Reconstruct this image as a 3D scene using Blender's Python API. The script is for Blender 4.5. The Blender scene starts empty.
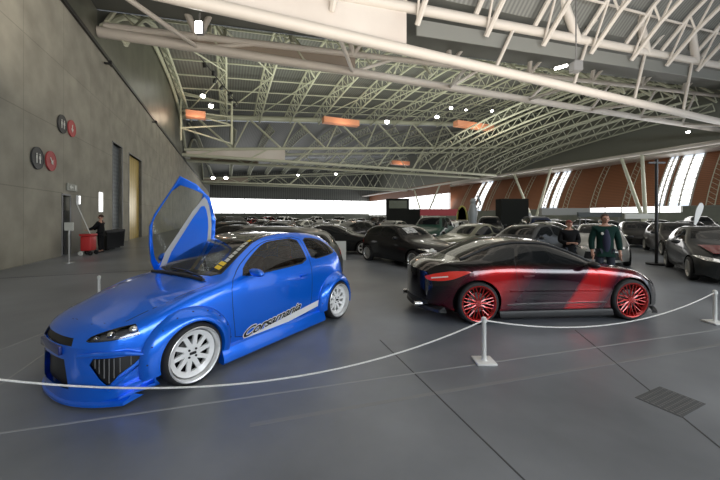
import bpy, bmesh, math, random
from mathutils import Vector, Matrix
from mathutils.bvhtree import BVHTree
from mathutils.geometry import intersect_point_tri_2d
random.seed(7)
PI = math.pi
C = bpy.context.scene.collection
sc = bpy.context.scene

# ------------------------------------------------------------------ camera
cam = bpy.data.cameras.new('camera')
cam_ob = bpy.data.objects.new('camera', cam); C.objects.link(cam_ob)
cam.sensor_width = 36; cam.lens = 16.0; cam.clip_end = 600
cam_ob.location = (0, 0, 1.7); cam_ob.rotation_euler = (math.radians(90), 0, 0)
cam.shift_y = -23.0 / 720
sc.camera = cam_ob
# ------------------------------------------------------------------ world
w = bpy.data.worlds.new('world'); sc.world = w; w.use_nodes = True
bg = w.node_tree.nodes['Background']
bg.inputs[0].default_value = (0.80, 0.88, 1.0, 1); bg.inputs[1].default_value = 1.0
sc.view_settings.view_transform = 'Standard'; sc.view_settings.look = 'None'
sc.view_settings.gamma = 1; sc.view_settings.use_curve_mapping = False
sc.view_settings.exposure = 0.35

# building frame: u runs away along the left wall, v across to the right
WD = Vector((-0.3813, 0.9244, 0)); ND = Vector((0.9244, 0.3813, 0)); O0 = Vector((-6.183, -2.551, 0))
def B(u, v, z=0.0): return O0 + WD*u + ND*v + Vector((0, 0, z))
BANG = math.atan2(ND.y, ND.x)

def area(name, loc, rot, sx, sy, power, col=(1, 1, 1)):
    l = bpy.data.lights.new(name, 'AREA'); l.shape = 'RECTANGLE'; l.size = sx; l.size_y = sy
    l.energy = power; l.color = col
    o = bpy.data.objects.new(name, l); C.objects.link(o); o.location = loc; o.rotation_euler = rot
    return o
# added fill from behind and under the roof; daylight of right and far glazing
LIGHTS = [
 ('fill_front', B(-18, 30, 8.0), (math.radians(80), 0, BANG), 56, 4, 4700, (0.86, 0.93, 1.0)),
 ('fill_roof_near', B(2, 22, 15.5), (0, 0, BANG), 34, 12, 700, (1.0, 0.96, 0.88)),
 ('fill_roof_middle', B(38, 30, 16.5), (0, 0, BANG), 44, 16, 1500, (1.0, 0.95, 0.82)),
 ('fill_roof_far', B(82, 34, 16.5), (0, 0, BANG), 50, 10, 3000, (1.0, 0.95, 0.82)),
 ('daylight_right', B(30, 68, 6), (math.radians(90), 0, BANG + PI/2), 60, 5, 3000, (1.0, 0.98, 0.95)),
 ('daylight_far', B(136, 34, 5), (math.radians(90), 0, BANG + PI), 60, 8, 3000, (1.0, 1.0, 1.0)),
]
for a in LIGHTS: area(*a)
# added upward fill without fixtures, brightening the trusses and ceiling
area('fill_truss_near', B(9, 20, 8.0), (PI-.45, 0, BANG), 40, 8, 2300, (1.0, 0.90, 0.78))
area('fill_truss_middle', B(38, 26, 10.0), (PI, 0, BANG), 44, 8, 2500, (1.0, 1.0, 0.84))

# ------------------------------------------------------------------ materials
def mat(name, col, rough=0.5, metal=0.0, coat=0.0, emit=None, es=0.0, spec=0.5):
    m = bpy.data.materials.new(name); m.use_nodes = True
    b = m.node_tree.nodes['Principled BSDF']
    b.inputs['Base Color'].default_value = (*col, 1); b.inputs['Roughness'].default_value = rough
    b.inputs['Metallic'].default_value = metal; b.inputs['Coat Weight'].default_value = coat
    b.inputs['Coat Roughness'].default_value = 0.04
    b.inputs['Specular IOR Level'].default_value = spec
    if emit: b.inputs['Emission Color'].default_value = (*emit, 1); b.inputs['Emission Strength'].default_value = es
    return m
def nodes(m): return m.node_tree.nodes, m.node_tree.links, m.node_tree.nodes['Principled BSDF']
def noisy(m, c1, c2, scale=4, rough=None, detail=4, obj=True, bump=0.0, mapscale=(1, 1, 1)):
    N, L, b = nodes(m)
    tc = N.new('ShaderNodeTexCoord'); mp = N.new('ShaderNodeMapping'); mp.inputs['Scale'].default_value = mapscale
    n = N.new('ShaderNodeTexNoise'); n.inputs['Scale'].default_value = scale; n.inputs['Detail'].default_value = detail
    r = N.new('ShaderNodeValToRGB'); r.color_ramp.elements[0].color = (*c1, 1); r.color_ramp.elements[1].color = (*c2, 1)
    r.color_ramp.elements[0].position = 0.3; r.color_ramp.elements[1].position = 0.7
    L.new(tc.outputs['Object'], mp.inputs[0]); L.new(mp.outputs[0], n.inputs['Vector'])
    L.new(n.outputs['Fac'], r.inputs[0]); L.new(r.outputs[0], b.inputs['Base Color'])
    if rough:
        mr = N.new('ShaderNodeMapRange'); mr.inputs['To Min'].default_value = rough[0]; mr.inputs['To Max'].default_value = rough[1]
        L.new(n.outputs['Fac'], mr.inputs[0]); L.new(mr.outputs[0], b.inputs['Roughness'])
    if bump:
        bp = N.new('ShaderNodeBump'); bp.inputs['Strength'].default_value = bump; bp.inputs['Distance'].default_value = 0.02
        L.new(n.outputs['Fac'], bp.inputs['Height']); L.new(bp.outputs[0], b.inputs['Normal'])
    return m, n, r
M = {}
# floor: polished concrete
m = mat('floor_concrete', (0.2, 0.2, 0.21), 0.35); M['floor'] = m
_, n1, _ = noisy(m, (0.115, 0.127, 0.146), (0.255, 0.272, 0.30), 0.55, (0.24, 0.48), 9)
# walls
def concrete(name, c1, c2, jx, jz):
    m = mat(name, c1, 0.75)
    N, L, b = nodes(m)
    tc = N.new('ShaderNodeTexCoord'); n = N.new('ShaderNodeTexNoise'); n.inputs['Scale'].default_value = 0.8; n.inputs['Detail'].default_value = 8
    r = N.new('ShaderNodeValToRGB'); r.color_ramp.elements[0].color = (*c1, 1); r.color_ramp.elements[1].color = (*c2, 1)
    r.color_ramp.elements[0].position = 0.3; r.color_ramp.elements[1].position = 0.72
    br = N.new('ShaderNodeTexBrick'); br.offset = 0; br.inputs['Scale'].default_value = 1
    br.inputs['Brick Width'].default_value = jx; br.inputs['Row Height'].default_value = jz
    br.inputs['Mortar Size'].default_value = 0.018; br.inputs['Color1'].default_value = (1, 1, 1, 1); br.inputs['Color2'].default_value = (0.93, 0.93, 0.93, 1)
    br.inputs['Mortar'].default_value = (0.72, 0.72, 0.72, 1)
    mx = N.new('ShaderNodeMix'); mx.data_type = 'RGBA'; mx.blend_type = 'MULTIPLY'; mx.inputs[0].default_value = 1
    L.new(tc.outputs['Object'], n.inputs['Vector']); L.new(n.outputs['Fac'], r.inputs[0])
    sx = N.new('ShaderNodeSeparateXYZ'); cx = N.new('ShaderNodeCombineXYZ')
    L.new(tc.outputs['Object'], sx.inputs[0]); L.new(sx.outputs[0], cx.inputs[0]); L.new(sx.outputs[2], cx.inputs[1]); L.new(cx.outputs[0], br.inputs['Vector'])
    L.new(r.outputs[0], mx.inputs[6]); L.new(br.outputs['Color'], mx.inputs[7]); L.new(mx.outputs[2], b.inputs['Base Color'])
    return m
M['wall'] = concrete('concrete_wall', (0.235, 0.222, 0.18), (0.36, 0.34, 0.275), 3.0, 2.75)
M['wall_green'] = concrete('green_grey_wall', (0.15, 0.16, 0.13), (0.19, 0.2, 0.165), 6, 3)
def striped(name, c1, c2, sc_, axis, rough=0.6, metal=0.0):
    m = mat(name, c1, rough, metal); N, L, b = nodes(m)
    tc = N.new('ShaderNodeTexCoord'); wv = N.new('ShaderNodeTexWave'); wv.bands_direction = axis; wv.inputs['Scale'].default_value = sc_
    wv.inputs['Distortion'].default_value = 0
    r = N.new('ShaderNodeValToRGB'); r.color_ramp.elements[0].color = (*c1, 1); r.color_ramp.elements[1].color = (*c2, 1)
    L.new(tc.outputs['Object'], wv.inputs['Vector']); L.new(wv.outputs['Fac'], r.inputs[0]); L.new(r.outputs[0], b.inputs['Base Color'])
    return m
M['ceiling'] = striped('corrugated_ceiling', (0.13, 0.135, 0.125), (0.22, 0.225, 0.21), 0.9, 'Y', 0.55, 0.2)
M['gable'] = noisy(mat('gable_metal', (0.2, 0.2, 0.18), 0.4, 0.5), (0.14, 0.145, 0.12), (0.24, 0.24, 0.2), 0.4)[0]
M['wood'] = striped('orange_wood', (0.20, 0.080, 0.038), (0.30, 0.125, 0.062), 1.1, 'Z', 0.5)
M['steel'] = mat('cream_steel', (0.62, 0.575, 0.52), 0.45)
M['steel_far'] = mat('cream_green_steel', (0.55, 0.56, 0.44), 0.5)
M['soffit'] = mat('grey_soffit', (0.13, 0.135, 0.12), 0.6)
M['copper'] = mat('glow_orange', (0.75, 0.33, 0.2), 0.4)  # orange base colour imitates the warm glow seen among the trusses
M['panel_w'] = noisy(mat('pale_panel', (0.6, 0.55, 0.5), 0.5), (0.60, 0.54, 0.49), (0.7, 0.65, 0.6), 0.3)[0]
M['panel_b'] = mat('brown_panel', (0.3, 0.25, 0.2), 0.6)
M['pane'] = mat('daylit_pane', (0.9, 0.9, 0.9), 0.3, emit=(1, 1, 1), es=1.5)
M['pane_frame'] = mat('pane_frame', (0.45, 0.44, 0.4), 0.5)
M['lamp'] = mat('lamp_glow', (1, 1, 1), 0.3, emit=(1.0, 0.98, 0.92), es=14)
M['black'] = mat('black_plastic', (0.012, 0.012, 0.013), 0.4)
M['dark'] = mat('dark_void', (0.006, 0.006, 0.006), 0.9, spec=0.1)
M['tire'] = noisy(mat('tyre_rubber', (0.015, 0.015, 0.016), 0.65), (0.012, 0.012, 0.013), (0.022, 0.022, 0.023), 20)[0]
M['white'] = mat('white_paint', (0.8, 0.8, 0.78), 0.35)
M['rimwhite'] = mat('white_rim', (0.85, 0.85, 0.84), 0.3, coat=0.5)
M['chrome'] = mat('polished_lip', (0.8, 0.8, 0.8), 0.12, 1.0); M['lip'] = mat('brushed_wheel_lip', (0.9, 0.9, 0.9), 0.33, .8)
M['silver'] = mat('silver_trim', (0.5, 0.5, 0.48), 0.35, 0.6)
M['redrim'] = mat('red_rim', (0.45, 0.012, 0.010), 0.25, 0.45, coat=1.0)
M['rope'] = noisy(mat('white_rope', (0.75, 0.75, 0.73), 0.7), (0.7, 0.7, 0.68), (0.85, 0.85, 0.82), 60)[0]
M['grey'] = mat('grey_metal', (0.2, 0.2, 0.2), 0.5, 0.3)
M['greydoor'] = striped('grey_roll_door', (0.07, 0.085, 0.095), (0.11, 0.125, 0.135), 1.2, 'Z', 0.5)
M['gold'] = striped('yellow_door', (0.48, 0.34, 0.08), (0.56, 0.41, 0.11), 0.5, 'X', 0.35, 0.2)
M['red'] = mat('red_plastic', (0.5, 0.03, 0.03), 0.4)
M['signred'] = mat('sign_red', (0.42, 0.06, 0.06), 0.5)
M['signdark'] = mat('sign_dark', (0.04, 0.04, 0.04), 0.5)
M['signwhite'] = mat('sign_white', (0.6, 0.6, 0.55), 0.5)
M['yellow'] = mat('yellow_sticker', (0.85, 0.6, 0.05), 0.5)
M['seam'] = mat('panel_gap', (0.004, 0.004, 0.006), 0.7)
def glass(name, tint, gl=0.05):
    m = bpy.data.materials.new(name); m.use_nodes = True; N = m.node_tree.nodes; L = m.node_tree.links
    N.clear(); o = N.new('ShaderNodeOutputMaterial'); mx = N.new('ShaderNodeMixShader'); t = N.new('ShaderNodeBsdfTransparent'); g = N.new('ShaderNodeBsdfGlossy')
    t.inputs[0].default_value = (*tint, 1); g.inputs['Roughness'].default_value = 0.03; g.inputs[0].default_value = (0.9, 0.9, 0.9, 1)
    lw = N.new('ShaderNodeFresnel'); lw.inputs[0].default_value = 1.55
    L.new(lw.outputs[0], mx.inputs[0]); L.new(t.outputs[0], mx.inputs[1]); L.new(g.outputs[0], mx.inputs[2]); L.new(mx.outputs[0], o.inputs[0])
    return m
M['glass'] = glass('tinted_car_glass', (0.34, 0.36, 0.34))
M['glassclear'] = glass('clear_car_glass', (0.72, 0.76, 0.74))
M['glassdark'] = mat('dark_car_window', (0.008, 0.009, 0.010), 0.04, spec=.3)
M['lens'] = glass('headlamp_lens', (0.9, 0.9, 0.92))
M['taillens'] = mat('red_tail_lens', (0.48, 0.012, 0.008), 0.12, coat=1.0, emit=(1.0, 0.05, 0.02), es=0.12)
M['bulb'] = mat('lamp_reflector', (0.85, 0.87, 0.9), 0.08, 1.0)
M['leather'] = mat('brown_leather', (0.16, 0.055, 0.025), 0.5)
M['cloth_black'] = mat('black_cloth', (0.010, 0.010, 0.011), 0.8, spec=.15)
M['cloth_green'] = mat('dark_green_cloth', (0.006, 0.030, 0.024), 0.8, spec=.2)
M['cloth_navy'] = mat('navy_cloth', (0.018, 0.02, 0.05), 0.8)
M['jeans'] = mat('dark_trousers', (0.025, 0.03, 0.045), 0.8)
M['skin'] = mat('skin', (0.5, 0.27, 0.19), 0.5)
M['hair'] = mat('brown_hair', (0.06, 0.03, 0.02), 0.7)
M['capred'] = mat('rust_cap', (0.18, 0.035, 0.025), 0.7)
M['eye'] = mat('eye_dark', (0.03, 0.02, 0.02), 0.3)
def paint(name, col, metal=0.35, rough=0.3):
    return mat(name, col, rough, metal, coat=1.0)
# blue candy paint
m = paint('metallic_blue', (0.001, 0.165, 0.92), 0.45, 0.28); M['blue'] = m
# black to red custom paint, a pattern fixed to the car
def redcar_paint():
    m = paint('black_red_fade_paint', (0.3, 0.01, 0.01), 0.45, 0.2); N, L, b = nodes(m)
    tc = N.new('ShaderNodeTexCoord'); s = N.new('ShaderNodeSeparateXYZ'); L.new(tc.outputs['Object'], s.inputs[0])
    def mth(op, a, bb=None):
        n = N.new('ShaderNodeMath'); n.operation = op
        for i, q in enumerate((a, bb)):
            if q is None: continue
            if isinstance(q, (int, float)): n.inputs[i].default_value = q
            else: L.new(q, n.inputs[i])
        return n.outputs[0]
    ns = N.new('ShaderNodeTexNoise'); ns.inputs['Scale'].default_value = 1.6; ns.inputs['Detail'].default_value = 3; L.new(tc.outputs['Object'], ns.inputs['Vector'])
    q = mth('ADD', s.outputs[0], mth('ADD', mth('MULTIPLY', s.outputs[2], 0.75), mth('MULTIPLY', ns.outputs['Fac'], 0.25)))
    r = N.new('ShaderNodeValToRGB'); L.new(mth('DIVIDE', q, 5.4), r.inputs[0])
    cr = r.color_ramp
    dk = (0.005, 0.004, 0.008, 1); pl = (0.05, 0.008, 0.02, 1); rd = (0.50, 0.012, 0.015, 1)
    stops = [(0, dk), (0.22, dk), (0.29, (0.16, 0.008, 0.012, 1)), (0.325, pl), (0.37, rd), (0.43, rd), (0.445, pl), (0.55, dk), (0.60, pl), (0.655, (0.26, 0.01, 0.015, 1)), (0.69, rd), (0.745, rd), (0.79, (0.1, 0.008, 0.02, 1)), (0.86, dk)]
    cr.elements[0].position = 0; cr.elements[0].color = dk; cr.elements[1].position = 1; cr.elements[1].color = (0.012, 0.008, 0.007, 1)
    for p, c in stops[1:]:
        e = cr.elements.new(p); e.color = c
    # roof, deck and glasshouse area stay black
    mr = N.new('ShaderNodeMapRange'); L.new(s.outputs[2], mr.inputs[0]); mr.inputs['From Min'].default_value = 0.80; mr.inputs['From Max'].default_value = 0.93
    mx = N.new('ShaderNodeMix'); mx.data_type = 'RGBA'; L.new(mr.outputs[0], mx.inputs[0]); L.new(r.outputs[0], mx.inputs[6]); mx.inputs[7].default_value = (0.009, 0.007, 0.006, 1)
    L.new(mx.outputs[2], b.inputs['Base Color'])
    return m
M['redblack'] = redcar_paint(); M['redblack'].node_tree.nodes['Principled BSDF'].inputs['Specular IOR Level'].default_value = .12; M['redblack'].node_tree.nodes['Principled BSDF'].inputs['Metallic'].default_value = .3

# ------------------------------------------------------------------ object helpers
def link(name, bm, mats, parent=None, smooth=True, kind=None):
    me = bpy.data.meshes.new(name); bmesh.ops.recalc_face_normals(bm, faces=bm.faces[:]) if bm.faces else None
    bm.to_mesh(me); bm.free()
    o = bpy.data.objects.new(name, me); C.objects.link(o)
    for mm in (mats if isinstance(mats, (list, tuple)) else [mats]): me.materials.append(mm)
    if smooth:
        for p in me.polygons: p.use_smooth = True
        try: me.set_sharp_from_angle(angle=math.radians(38))
        except Exception: pass
    if parent: o.parent = parent
    if kind: o['kind'] = kind
    return o
def empty(name, loc=(0, 0, 0), rz=0.0):
    o = bpy.data.objects.new(name, None); C.objects.link(o); o.location = loc; o.rotation_euler = (0, 0, rz); o.empty_display_size = 0.2
    return o
def tag(o, label, cat, group=None):
    o['label'] = label; o['category'] = cat
    if group: o['group'] = group
    return o
def copy_tree(o, parent=None):
    c = o.copy(); C.objects.link(c)
    if parent: c.parent = parent
    for ch in list(o.children): copy_tree(ch, c)
    return c
def box(bm, x0, x1, y0, y1, z0, z1, mi=0, mtx=None):
    vs = [bm.verts.new((x, y, z)) for z in (z0, z1) for y in (y0, y1) for x in (x0, x1)]
    fs = [(0, 2, 3, 1), (4, 5, 7, 6), (0, 1, 5, 4), (2, 6, 7, 3), (0, 4, 6, 2), (1, 3, 7, 5)]
    for f in fs:
        ff = bm.faces.new([vs[i] for i in f]); ff.material_index = mi
    if mtx: bmesh.ops.transform(bm, matrix=mtx, verts=vs)
    return vs
def bevbox(x0, x1, y0, y1, z0, z1, r=0.03, seg=3):
    bm = bmesh.new(); box(bm, x0, x1, y0, y1, z0, z1)
    bmesh.ops.bevel(bm, geom=bm.edges[:], offset=r, segments=seg, affect='EDGES', profile=0.5)
    return bm
def tube(bm, p, q, r, n=10, r2=None, caps=True, mi=0):
    p = Vector(p); q = Vector(q); d = (q-p).normalized()
    a = d.orthogonal().normalized(); b = d.cross(a); r2 = r if r2 is None else r2
    A = []; Bv = []
    for i in range(n):
        t = 2*PI*i/n; e = a*math.cos(t) + b*math.sin(t)
        A.append(bm.verts.new(p+e*r)); Bv.append(bm.verts.new(q+e*r2))
    for i in range(n):
        f = bm.faces.new((A[i], A[(i+1) % n], Bv[(i+1) % n], Bv[i])); f.material_index = mi
    if caps:
        bm.faces.new(A[::-1]).material_index = mi; bm.faces.new(Bv).material_index = mi
def path(bm, pts, r, n=6):
    pts = [Vector(p) for p in pts]; rings = []
    for i, p in enumerate(pts):
        d = (pts[min(i+1, len(pts)-1)] - pts[max(i-1, 0)]).normalized()
        up = Vector((0, 0, 1)) if abs(d.z) < 0.95 else Vector((1, 0, 0))
        a = d.cross(up).normalized(); b = d.cross(a)
        rings.append([bm.verts.new(p + (a*math.cos(2*PI*k/n) + b*math.sin(2*PI*k/n))*r) for k in range(n)])
    for i in range(len(rings)-1):
        for k in range(n):
            bm.faces.new((rings[i][k], rings[i][(k+1) % n], rings[i+1][(k+1) % n], rings[i+1][k]))
    bm.faces.new(rings[0][::-1]); bm.faces.new(rings[-1])
def lathe(bm, prof, n=40, axis='Y', mi=0, close=False):
    rings = []
    for (r, h) in prof:
        ring = []
        for k in range(n):
            t = 2*PI*k/n
            co = (r*math.cos(t), h, r*math.sin(t)) if axis == 'Y' else (r*math.cos(t), r*math.sin(t), h)
            ring.append(bm.verts.new(co))
        rings.append(ring)
    for i in range(len(rings)-1):
        for k in range(n):
            f = bm.faces.new((rings[i][k], rings[i][(k+1) % n], rings[i+1][(k+1) % n], rings[i+1][k])); f.material_index = mi
    if close:
        bm.faces.new(rings[0]).material_index = mi; bm.faces.new(rings[-1][::-1]).material_index = mi
    return rings
def prism(bm, poly, ext, mi=0):
    ext = Vector(ext); A = [bm.verts.new(p) for p in poly]; Bv = [bm.verts.new(Vector(p)+ext) for p in poly]; n = len(A)
    bm.faces.new(A).material_index = mi; bm.faces.new(Bv[::-1]).material_index = mi
    for i in range(n): bm.faces.new((A[i], Bv[i], Bv[(i+1) % n], A[(i+1) % n])).material_index = mi
def ball(bm, c, rx, ry, rz, seg=16, mi=0, mtx=None):
    r = bmesh.ops.create_uvsphere(bm, u_segments=seg, v_segments=seg//2+2, radius=1)
    bmesh.ops.scale(bm, vec=(rx, ry, rz), verts=r['verts'])
    if mtx: bmesh.ops.transform(bm, matrix=mtx, verts=r['verts'])
    bmesh.ops.translate(bm, vec=c, verts=r['verts'])
    return r['verts']

# ------------------------------------------------------------------ building shell
HV = 68.7     # hall width at the foot of the right wall
def quadmesh(pts):
    bm = bmesh.new(); bm.faces.new([bm.verts.new(p) for p in pts]); return bm
def slab(name, m, kind='structure', pts=None, ext=(0, 0, -0.2)):
    bm = bmesh.new(); prism(bm, pts, ext); return link(name, bm, m, smooth=False, kind=kind)
slab('floor', M['floor'], pts=[B(-22, -1), B(-22, 85), B(150, 85), B(150, -1)])
# left wall in its own frame, x along the wall
wl = bmesh.new()
def left_u(px):
    r = (px-360)/320.0; return (-6.183+2.551*r)/(0.3813+0.9244*r)
U = left_u
openings = [(U(62.3), U(69.6), 0, 2.66), (U(112.5), U(122), 0, 6.4), (U(129), U(141.5), 0, 6.35), (U(98.5), U(103), 2.0, 3.1)]
us = sorted(set([-22, 150] + [a for o in openings for a in o[:2]])); zs = sorted(set([0, 11.05] + [o[3] for o in openings] + [2.0]))
for i in range(len(us)-1):
    for k in range(len(zs)-1):
        uc = (us[i]+us[i+1])/2; zc = (zs[k]+zs[k+1])/2
        if any(o[0] < uc < o[1] and o[2] < zc < o[3] for o in openings): continue
        box(wl, us[i], us[i+1], 0, 0.35, zs[k], zs[k+1])
bmesh.ops.remove_doubles(wl, verts=wl.verts[:], dist=1e-4)
wall_left = link('wall_left', wl, M['wall'], smooth=False, kind='structure')
UANG = math.atan2(WD.y, WD.x)
wall_left.location = O0; wall_left.rotation_euler = (0, 0, UANG)   # local +y points away from the hall
def on_wall(bm): return bm
def wall_obj(name, bm, m, kind=None, smooth=False, parent=None):
    o = link(name, bm, m, parent, smooth, kind)
    if parent is None: o.location = O0; o.rotation_euler = (0, 0, UANG)
    return o
# doors: recessed leaves with frames
def wdoor(name, o, m, handle=True):
    u0, u1, z0, z1 = o; bm = bmesh.new(); box(bm, u0, u1, 0.20, 0.26, z0, z1)
    d = wall_obj(name, bm, m, 'structure')
    bm = bmesh.new(); t = 0.07
    box(bm, u0-t, u0, -0.03, 0.2, z0, z1+t); box(bm, u1, u1+t, -0.03, 0.2, z0, z1+t); box(bm, u0, u1, -0.03, 0.2, z1, z1+t)
    link('door_frame', bm, M['grey'], d, False)
    if handle:
        bm = bmesh.new(); box(bm, u0+0.1, u0+0.22, 0.12, 0.2, 1.0, 1.05); link('door_handle', bm, M['silver'], d, False)
    return d
wdoor('door_1', openings[0], M['dark'])
wdoor('door_2', openings[1], M['greydoor'], False)
wdoor('door_3', openings[2], M['gold'], True)
bm = bmesh.new(); u0, u1, z0, z1 = openings[3]; box(bm, u0, u1, 0.02, 0.05, z0, z1)
wd = wall_obj('window_1', bm, M['pane'], 'structure')
bm = bmesh.new(); box(bm, u0-.05, u0, -.02, .2, z0, z1); box(bm, u1, u1+.05, -.02, .2, z0, z1); box(bm, u0, u1, -.02, .2, z1, z1+.05); box(bm, u0, u1, -.02, .2, z0-.05, z0)
link('window_frame', bm, M['pane_frame'], wd, False)
bm = bmesh.new(); box(bm, U(71), U(81), -0.02, 0.0, 0.05, 2.6); wall_obj('door_4', bm, mat('grey_door_leaf', (0.21, 0.2, 0.17), 0.6), 'structure')
bm = bmesh.new(); box(bm, -22, 150, -0.12, 0.35, 11.05, 11.25); wall_obj('trim_1', bm, M['black'], 'structure')

# roof bays
BAYS = [(-19, 16), (22, 57.3), (63, 98), (104, 139)]
def zt2(v): return 12.25 + 0.088*v
def zceil(u, v, b):
    t = (u-b[0])/(b[1]-b[0]); q = abs(2*t-1)
    if b[0] < 20: return zt2(v) + 6.3*(1-q**3.4)
    if b[0] < 60 and t < .5: return zt2(v) + 6.3*(1-q**3.4)
    return zt2(v) + 6.3 - 0.9*q*q
bm = bmesh.new()
for b in BAYS:
    nu = 22; nv = 12; g = []
    for i in range(nu+1):
        u = b[0]+(b[1]-b[0])*i/nu; g.append([bm.verts.new((u, -v, zceil(u, v, b)+0.95)) for v in [-0.8+78.8*k/nv for k in range(nv+1)]])
    for i in range(nu):
        for k in range(nv): bm.faces.new((g[i][k], g[i+1][k], g[i+1][k+1], g[i][k+1]))
cl = wall_obj('ceiling', bm, M['ceiling'], 'structure', smooth=True)
# flat soffits between the paired trusses
for a, b2 in ((16, 22), (57.3, 63), (98, 104)):
    hz = 0 if a < 20 else 5.4
    bm = bmesh.new(); pts = [(a, .5, zt2(0)+.95+hz), (b2, .5, zt2(0)+.95+hz), (b2, -78, zt2(78)+.95+hz), (a, -78, zt2(78)+.95+hz)]
    prism(bm, pts, (0, 0, 0.2)); s = wall_obj('ceiling_soffit', bm, M['soffit'], 'structure')
# gable infill above the left wall
def zarch(u, b):
    q = abs(2*(u-b[0])/(b[1]-b[0])-1); return min(12.3 + 5.9*(1-q**2.8), zceil(u, 0, b)+.9)
for i, b in enumerate(BAYS):
    n = 28; b_ = b if i in (0, 3) else (b[0], b[1]+2.5)
    for nm, lo, hi, mm in (('wall_gable', lambda u: 11.2, lambda u: zarch(u, b_), M['gable']), ('wall_gable_upper', lambda u: zarch(u, b_), lambda u: zceil(min(u, b[1]), 0, b)+1.0, M['ceiling'])):
        bm = bmesh.new(); bot = []; top = []
        for k in range(n+1):
            u = b_[0]+(b_[1]-b_[0])*k/n; bot.append(bm.verts.new((u, 0.02, lo(u)))); top.append(bm.verts.new((u, 0.02, hi(u))))
        for k in range(n): bm.faces.new((bot[k], bot[k+1], top[k+1], top[k]))
        wall_obj(nm, bm, mm, 'structure')
    if i == 3: continue
    bm = bmesh.new(); path(bm, [B(b_[0]+(b_[1]-b_[0])*k/24, .25, zarch(b_[0]+(b_[1]-b_[0])*k/24, b_)) for k in range(25)], .2, 8)
    tag(link('gable_arch', bm, M['steel_far']), 'curved pale arch tube on the left gable of the %s roof bay' % ['nearest', 'second', 'third', 'last'][i], 'arch tube')
for a, b2 in ((16, 22), (57.3, 63), (98, 104)):
    bm = bmesh.new(); prism(bm, [(a, 0.02, 11.2), (b2, 0.02, 11.2), (b2, 0.02, zt2(0)+.95+(0 if a < 20 else 5.5)), (a, 0.02, zt2(0)+.95+(0 if a < 20 else 5.5))], (0, .1, 0)); wall_obj('wall_gable', bm, M['gable'], 'structure')
# unseen hall front: wall and glowing panes added to shape the cars' reflections
for k in range(9):
    v0 = 1+k*8; bm = bmesh.new(); prism(bm, [B(-20.9, v0, 5.5), B(-20.9, v0+6.4, 5.5), B(-20.9, v0+6.4, 9.5), B(-20.9, v0, 9.5)], WD*-.05); link('window_%d' % (30+k), bm, M['pane'], smooth=False, kind='structure')
bm = bmesh.new(); prism(bm, [B(-21, -1, 0), B(-21, 80, 0), B(-21, 80, 26), B(-21, -1, 26)], WD*-.3); link('wall_front', bm, M['wall_green'], smooth=False, kind='structure')
# right wall: low green-grey wall, daylight band, leaning wood panels with slanted windows
def RB(u, t):     # t 0..1 up the leaning wood wall
    v = HV + 3.0*t + 1.6*t*t; return B(u, v, 3.35 + t*8.1)
bm = bmesh.new(); prism(bm, [B(-10, HV), B(79, HV), B(79, HV, 2.4), B(-10, HV, 2.4)], ND*0.3); link('wall_right', bm, M['wall_green'], smooth=False, kind='structure')
bm = bmesh.new(); prism(bm, [B(38, HV+.1, 2.4), B(58, HV+.1, 2.4), B(58, HV+.1, 3.35), B(38, HV+.1, 3.35)], ND*0.05)
def right_u(px, v):
    r = (px-360)/320.0; X0 = O0 + ND*v
    return (X0.x - r*X0.y)/(r*WD.y - WD.x)
RU = lambda px: right_u(px, HV)
bm.free()
def band(u0, u1, m, nm, kind, z0=2.4, z1=3.35):
    bm = bmesh.new(); prism(bm, [B(u0, HV+.1, z0), B(u1, HV+.1, z0), B(u1, HV+.1, z1), B(u0, HV+.1, z1)], ND*0.05); return link(nm, bm, m, smooth=False, kind=kind)
wu = [(RU(682), RU(560), 'window_2'), (RU(455), RU(428), 'window_3')]
for a, b2, nm in wu:
    o = band(a, b2, M['pane'], nm, 'structure')
    bm = bmesh.new(); k = a
    while k < b2:
        prism(bm, [B(k, HV, 2.4), B(k+.12, HV, 2.4), B(k+.12, HV, 3.35), B(k, HV, 3.35)], ND*0.08); k += 2.6
    link('window_frame', bm, M['pane_frame'], o, False)
band(-10, RU(682), M['wall_green'], 'wall_right_band', 'structure'); band(RU(560), RU(455), M['wall_green'], 'wall_right_band', 'structure')
band(RU(428), 79, M['wood'], 'wall_right_band', 'structure')
# slanted windows at these photo positions, the rest wood
slw = [(RU(690), RU(668)), (RU(664), RU(655)), (RU(557), RU(549)), (RU(546), RU(541)), (RU(481), RU(475)), (RU(473), RU(470)), (RU(433), RU(429.5))]
edges = sorted([-10, 79] + [e for s in slw for e in s])
wood = bmesh.new(); NT = 8; wi = 4
for i in range(len(edges)-1):
    a, b2 = edges[i], edges[i+1]; isw = any(abs(a-min(s)) < 1e-6 for s in slw)
    tgt = bmesh.new() if isw else wood
    for k in range(NT):
        t0, t1 = k/NT, (k+1)/NT
        if isw: t0, t1 = 0.06+0.88*t0, 0.06+0.88*t1
        tgt.faces.new([tgt.verts.new(p) for p in (RB(a, t0), RB(b2, t0), RB(b2, t1), RB(a, t1))])
    if isw:
        wo = link('window_%d' % wi, tgt, M['pane'], smooth=False, kind='structure'); wi += 1
        fr = bmesh.new(); n = max(2, int((b2-a)/1.5))
        for q in range(n+1):
            uu = a+(b2-a)*q/n
            for k in range(NT): tube(fr, RB(uu, k/NT)-ND*.05, RB(uu, (k+1)/NT)-ND*.05, 0.11, 4, caps=False)
        for k in range(1, 10): tube(fr, RB(a, k/10)-ND*.05, RB(b2, k/10)-ND*.05, 0.075, 4, caps=False)
        link('window_frame', fr, M['pane_frame'], wo, False)
link('wall_right_wood', wood, M['wood'], smooth=True, kind='structure')
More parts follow.
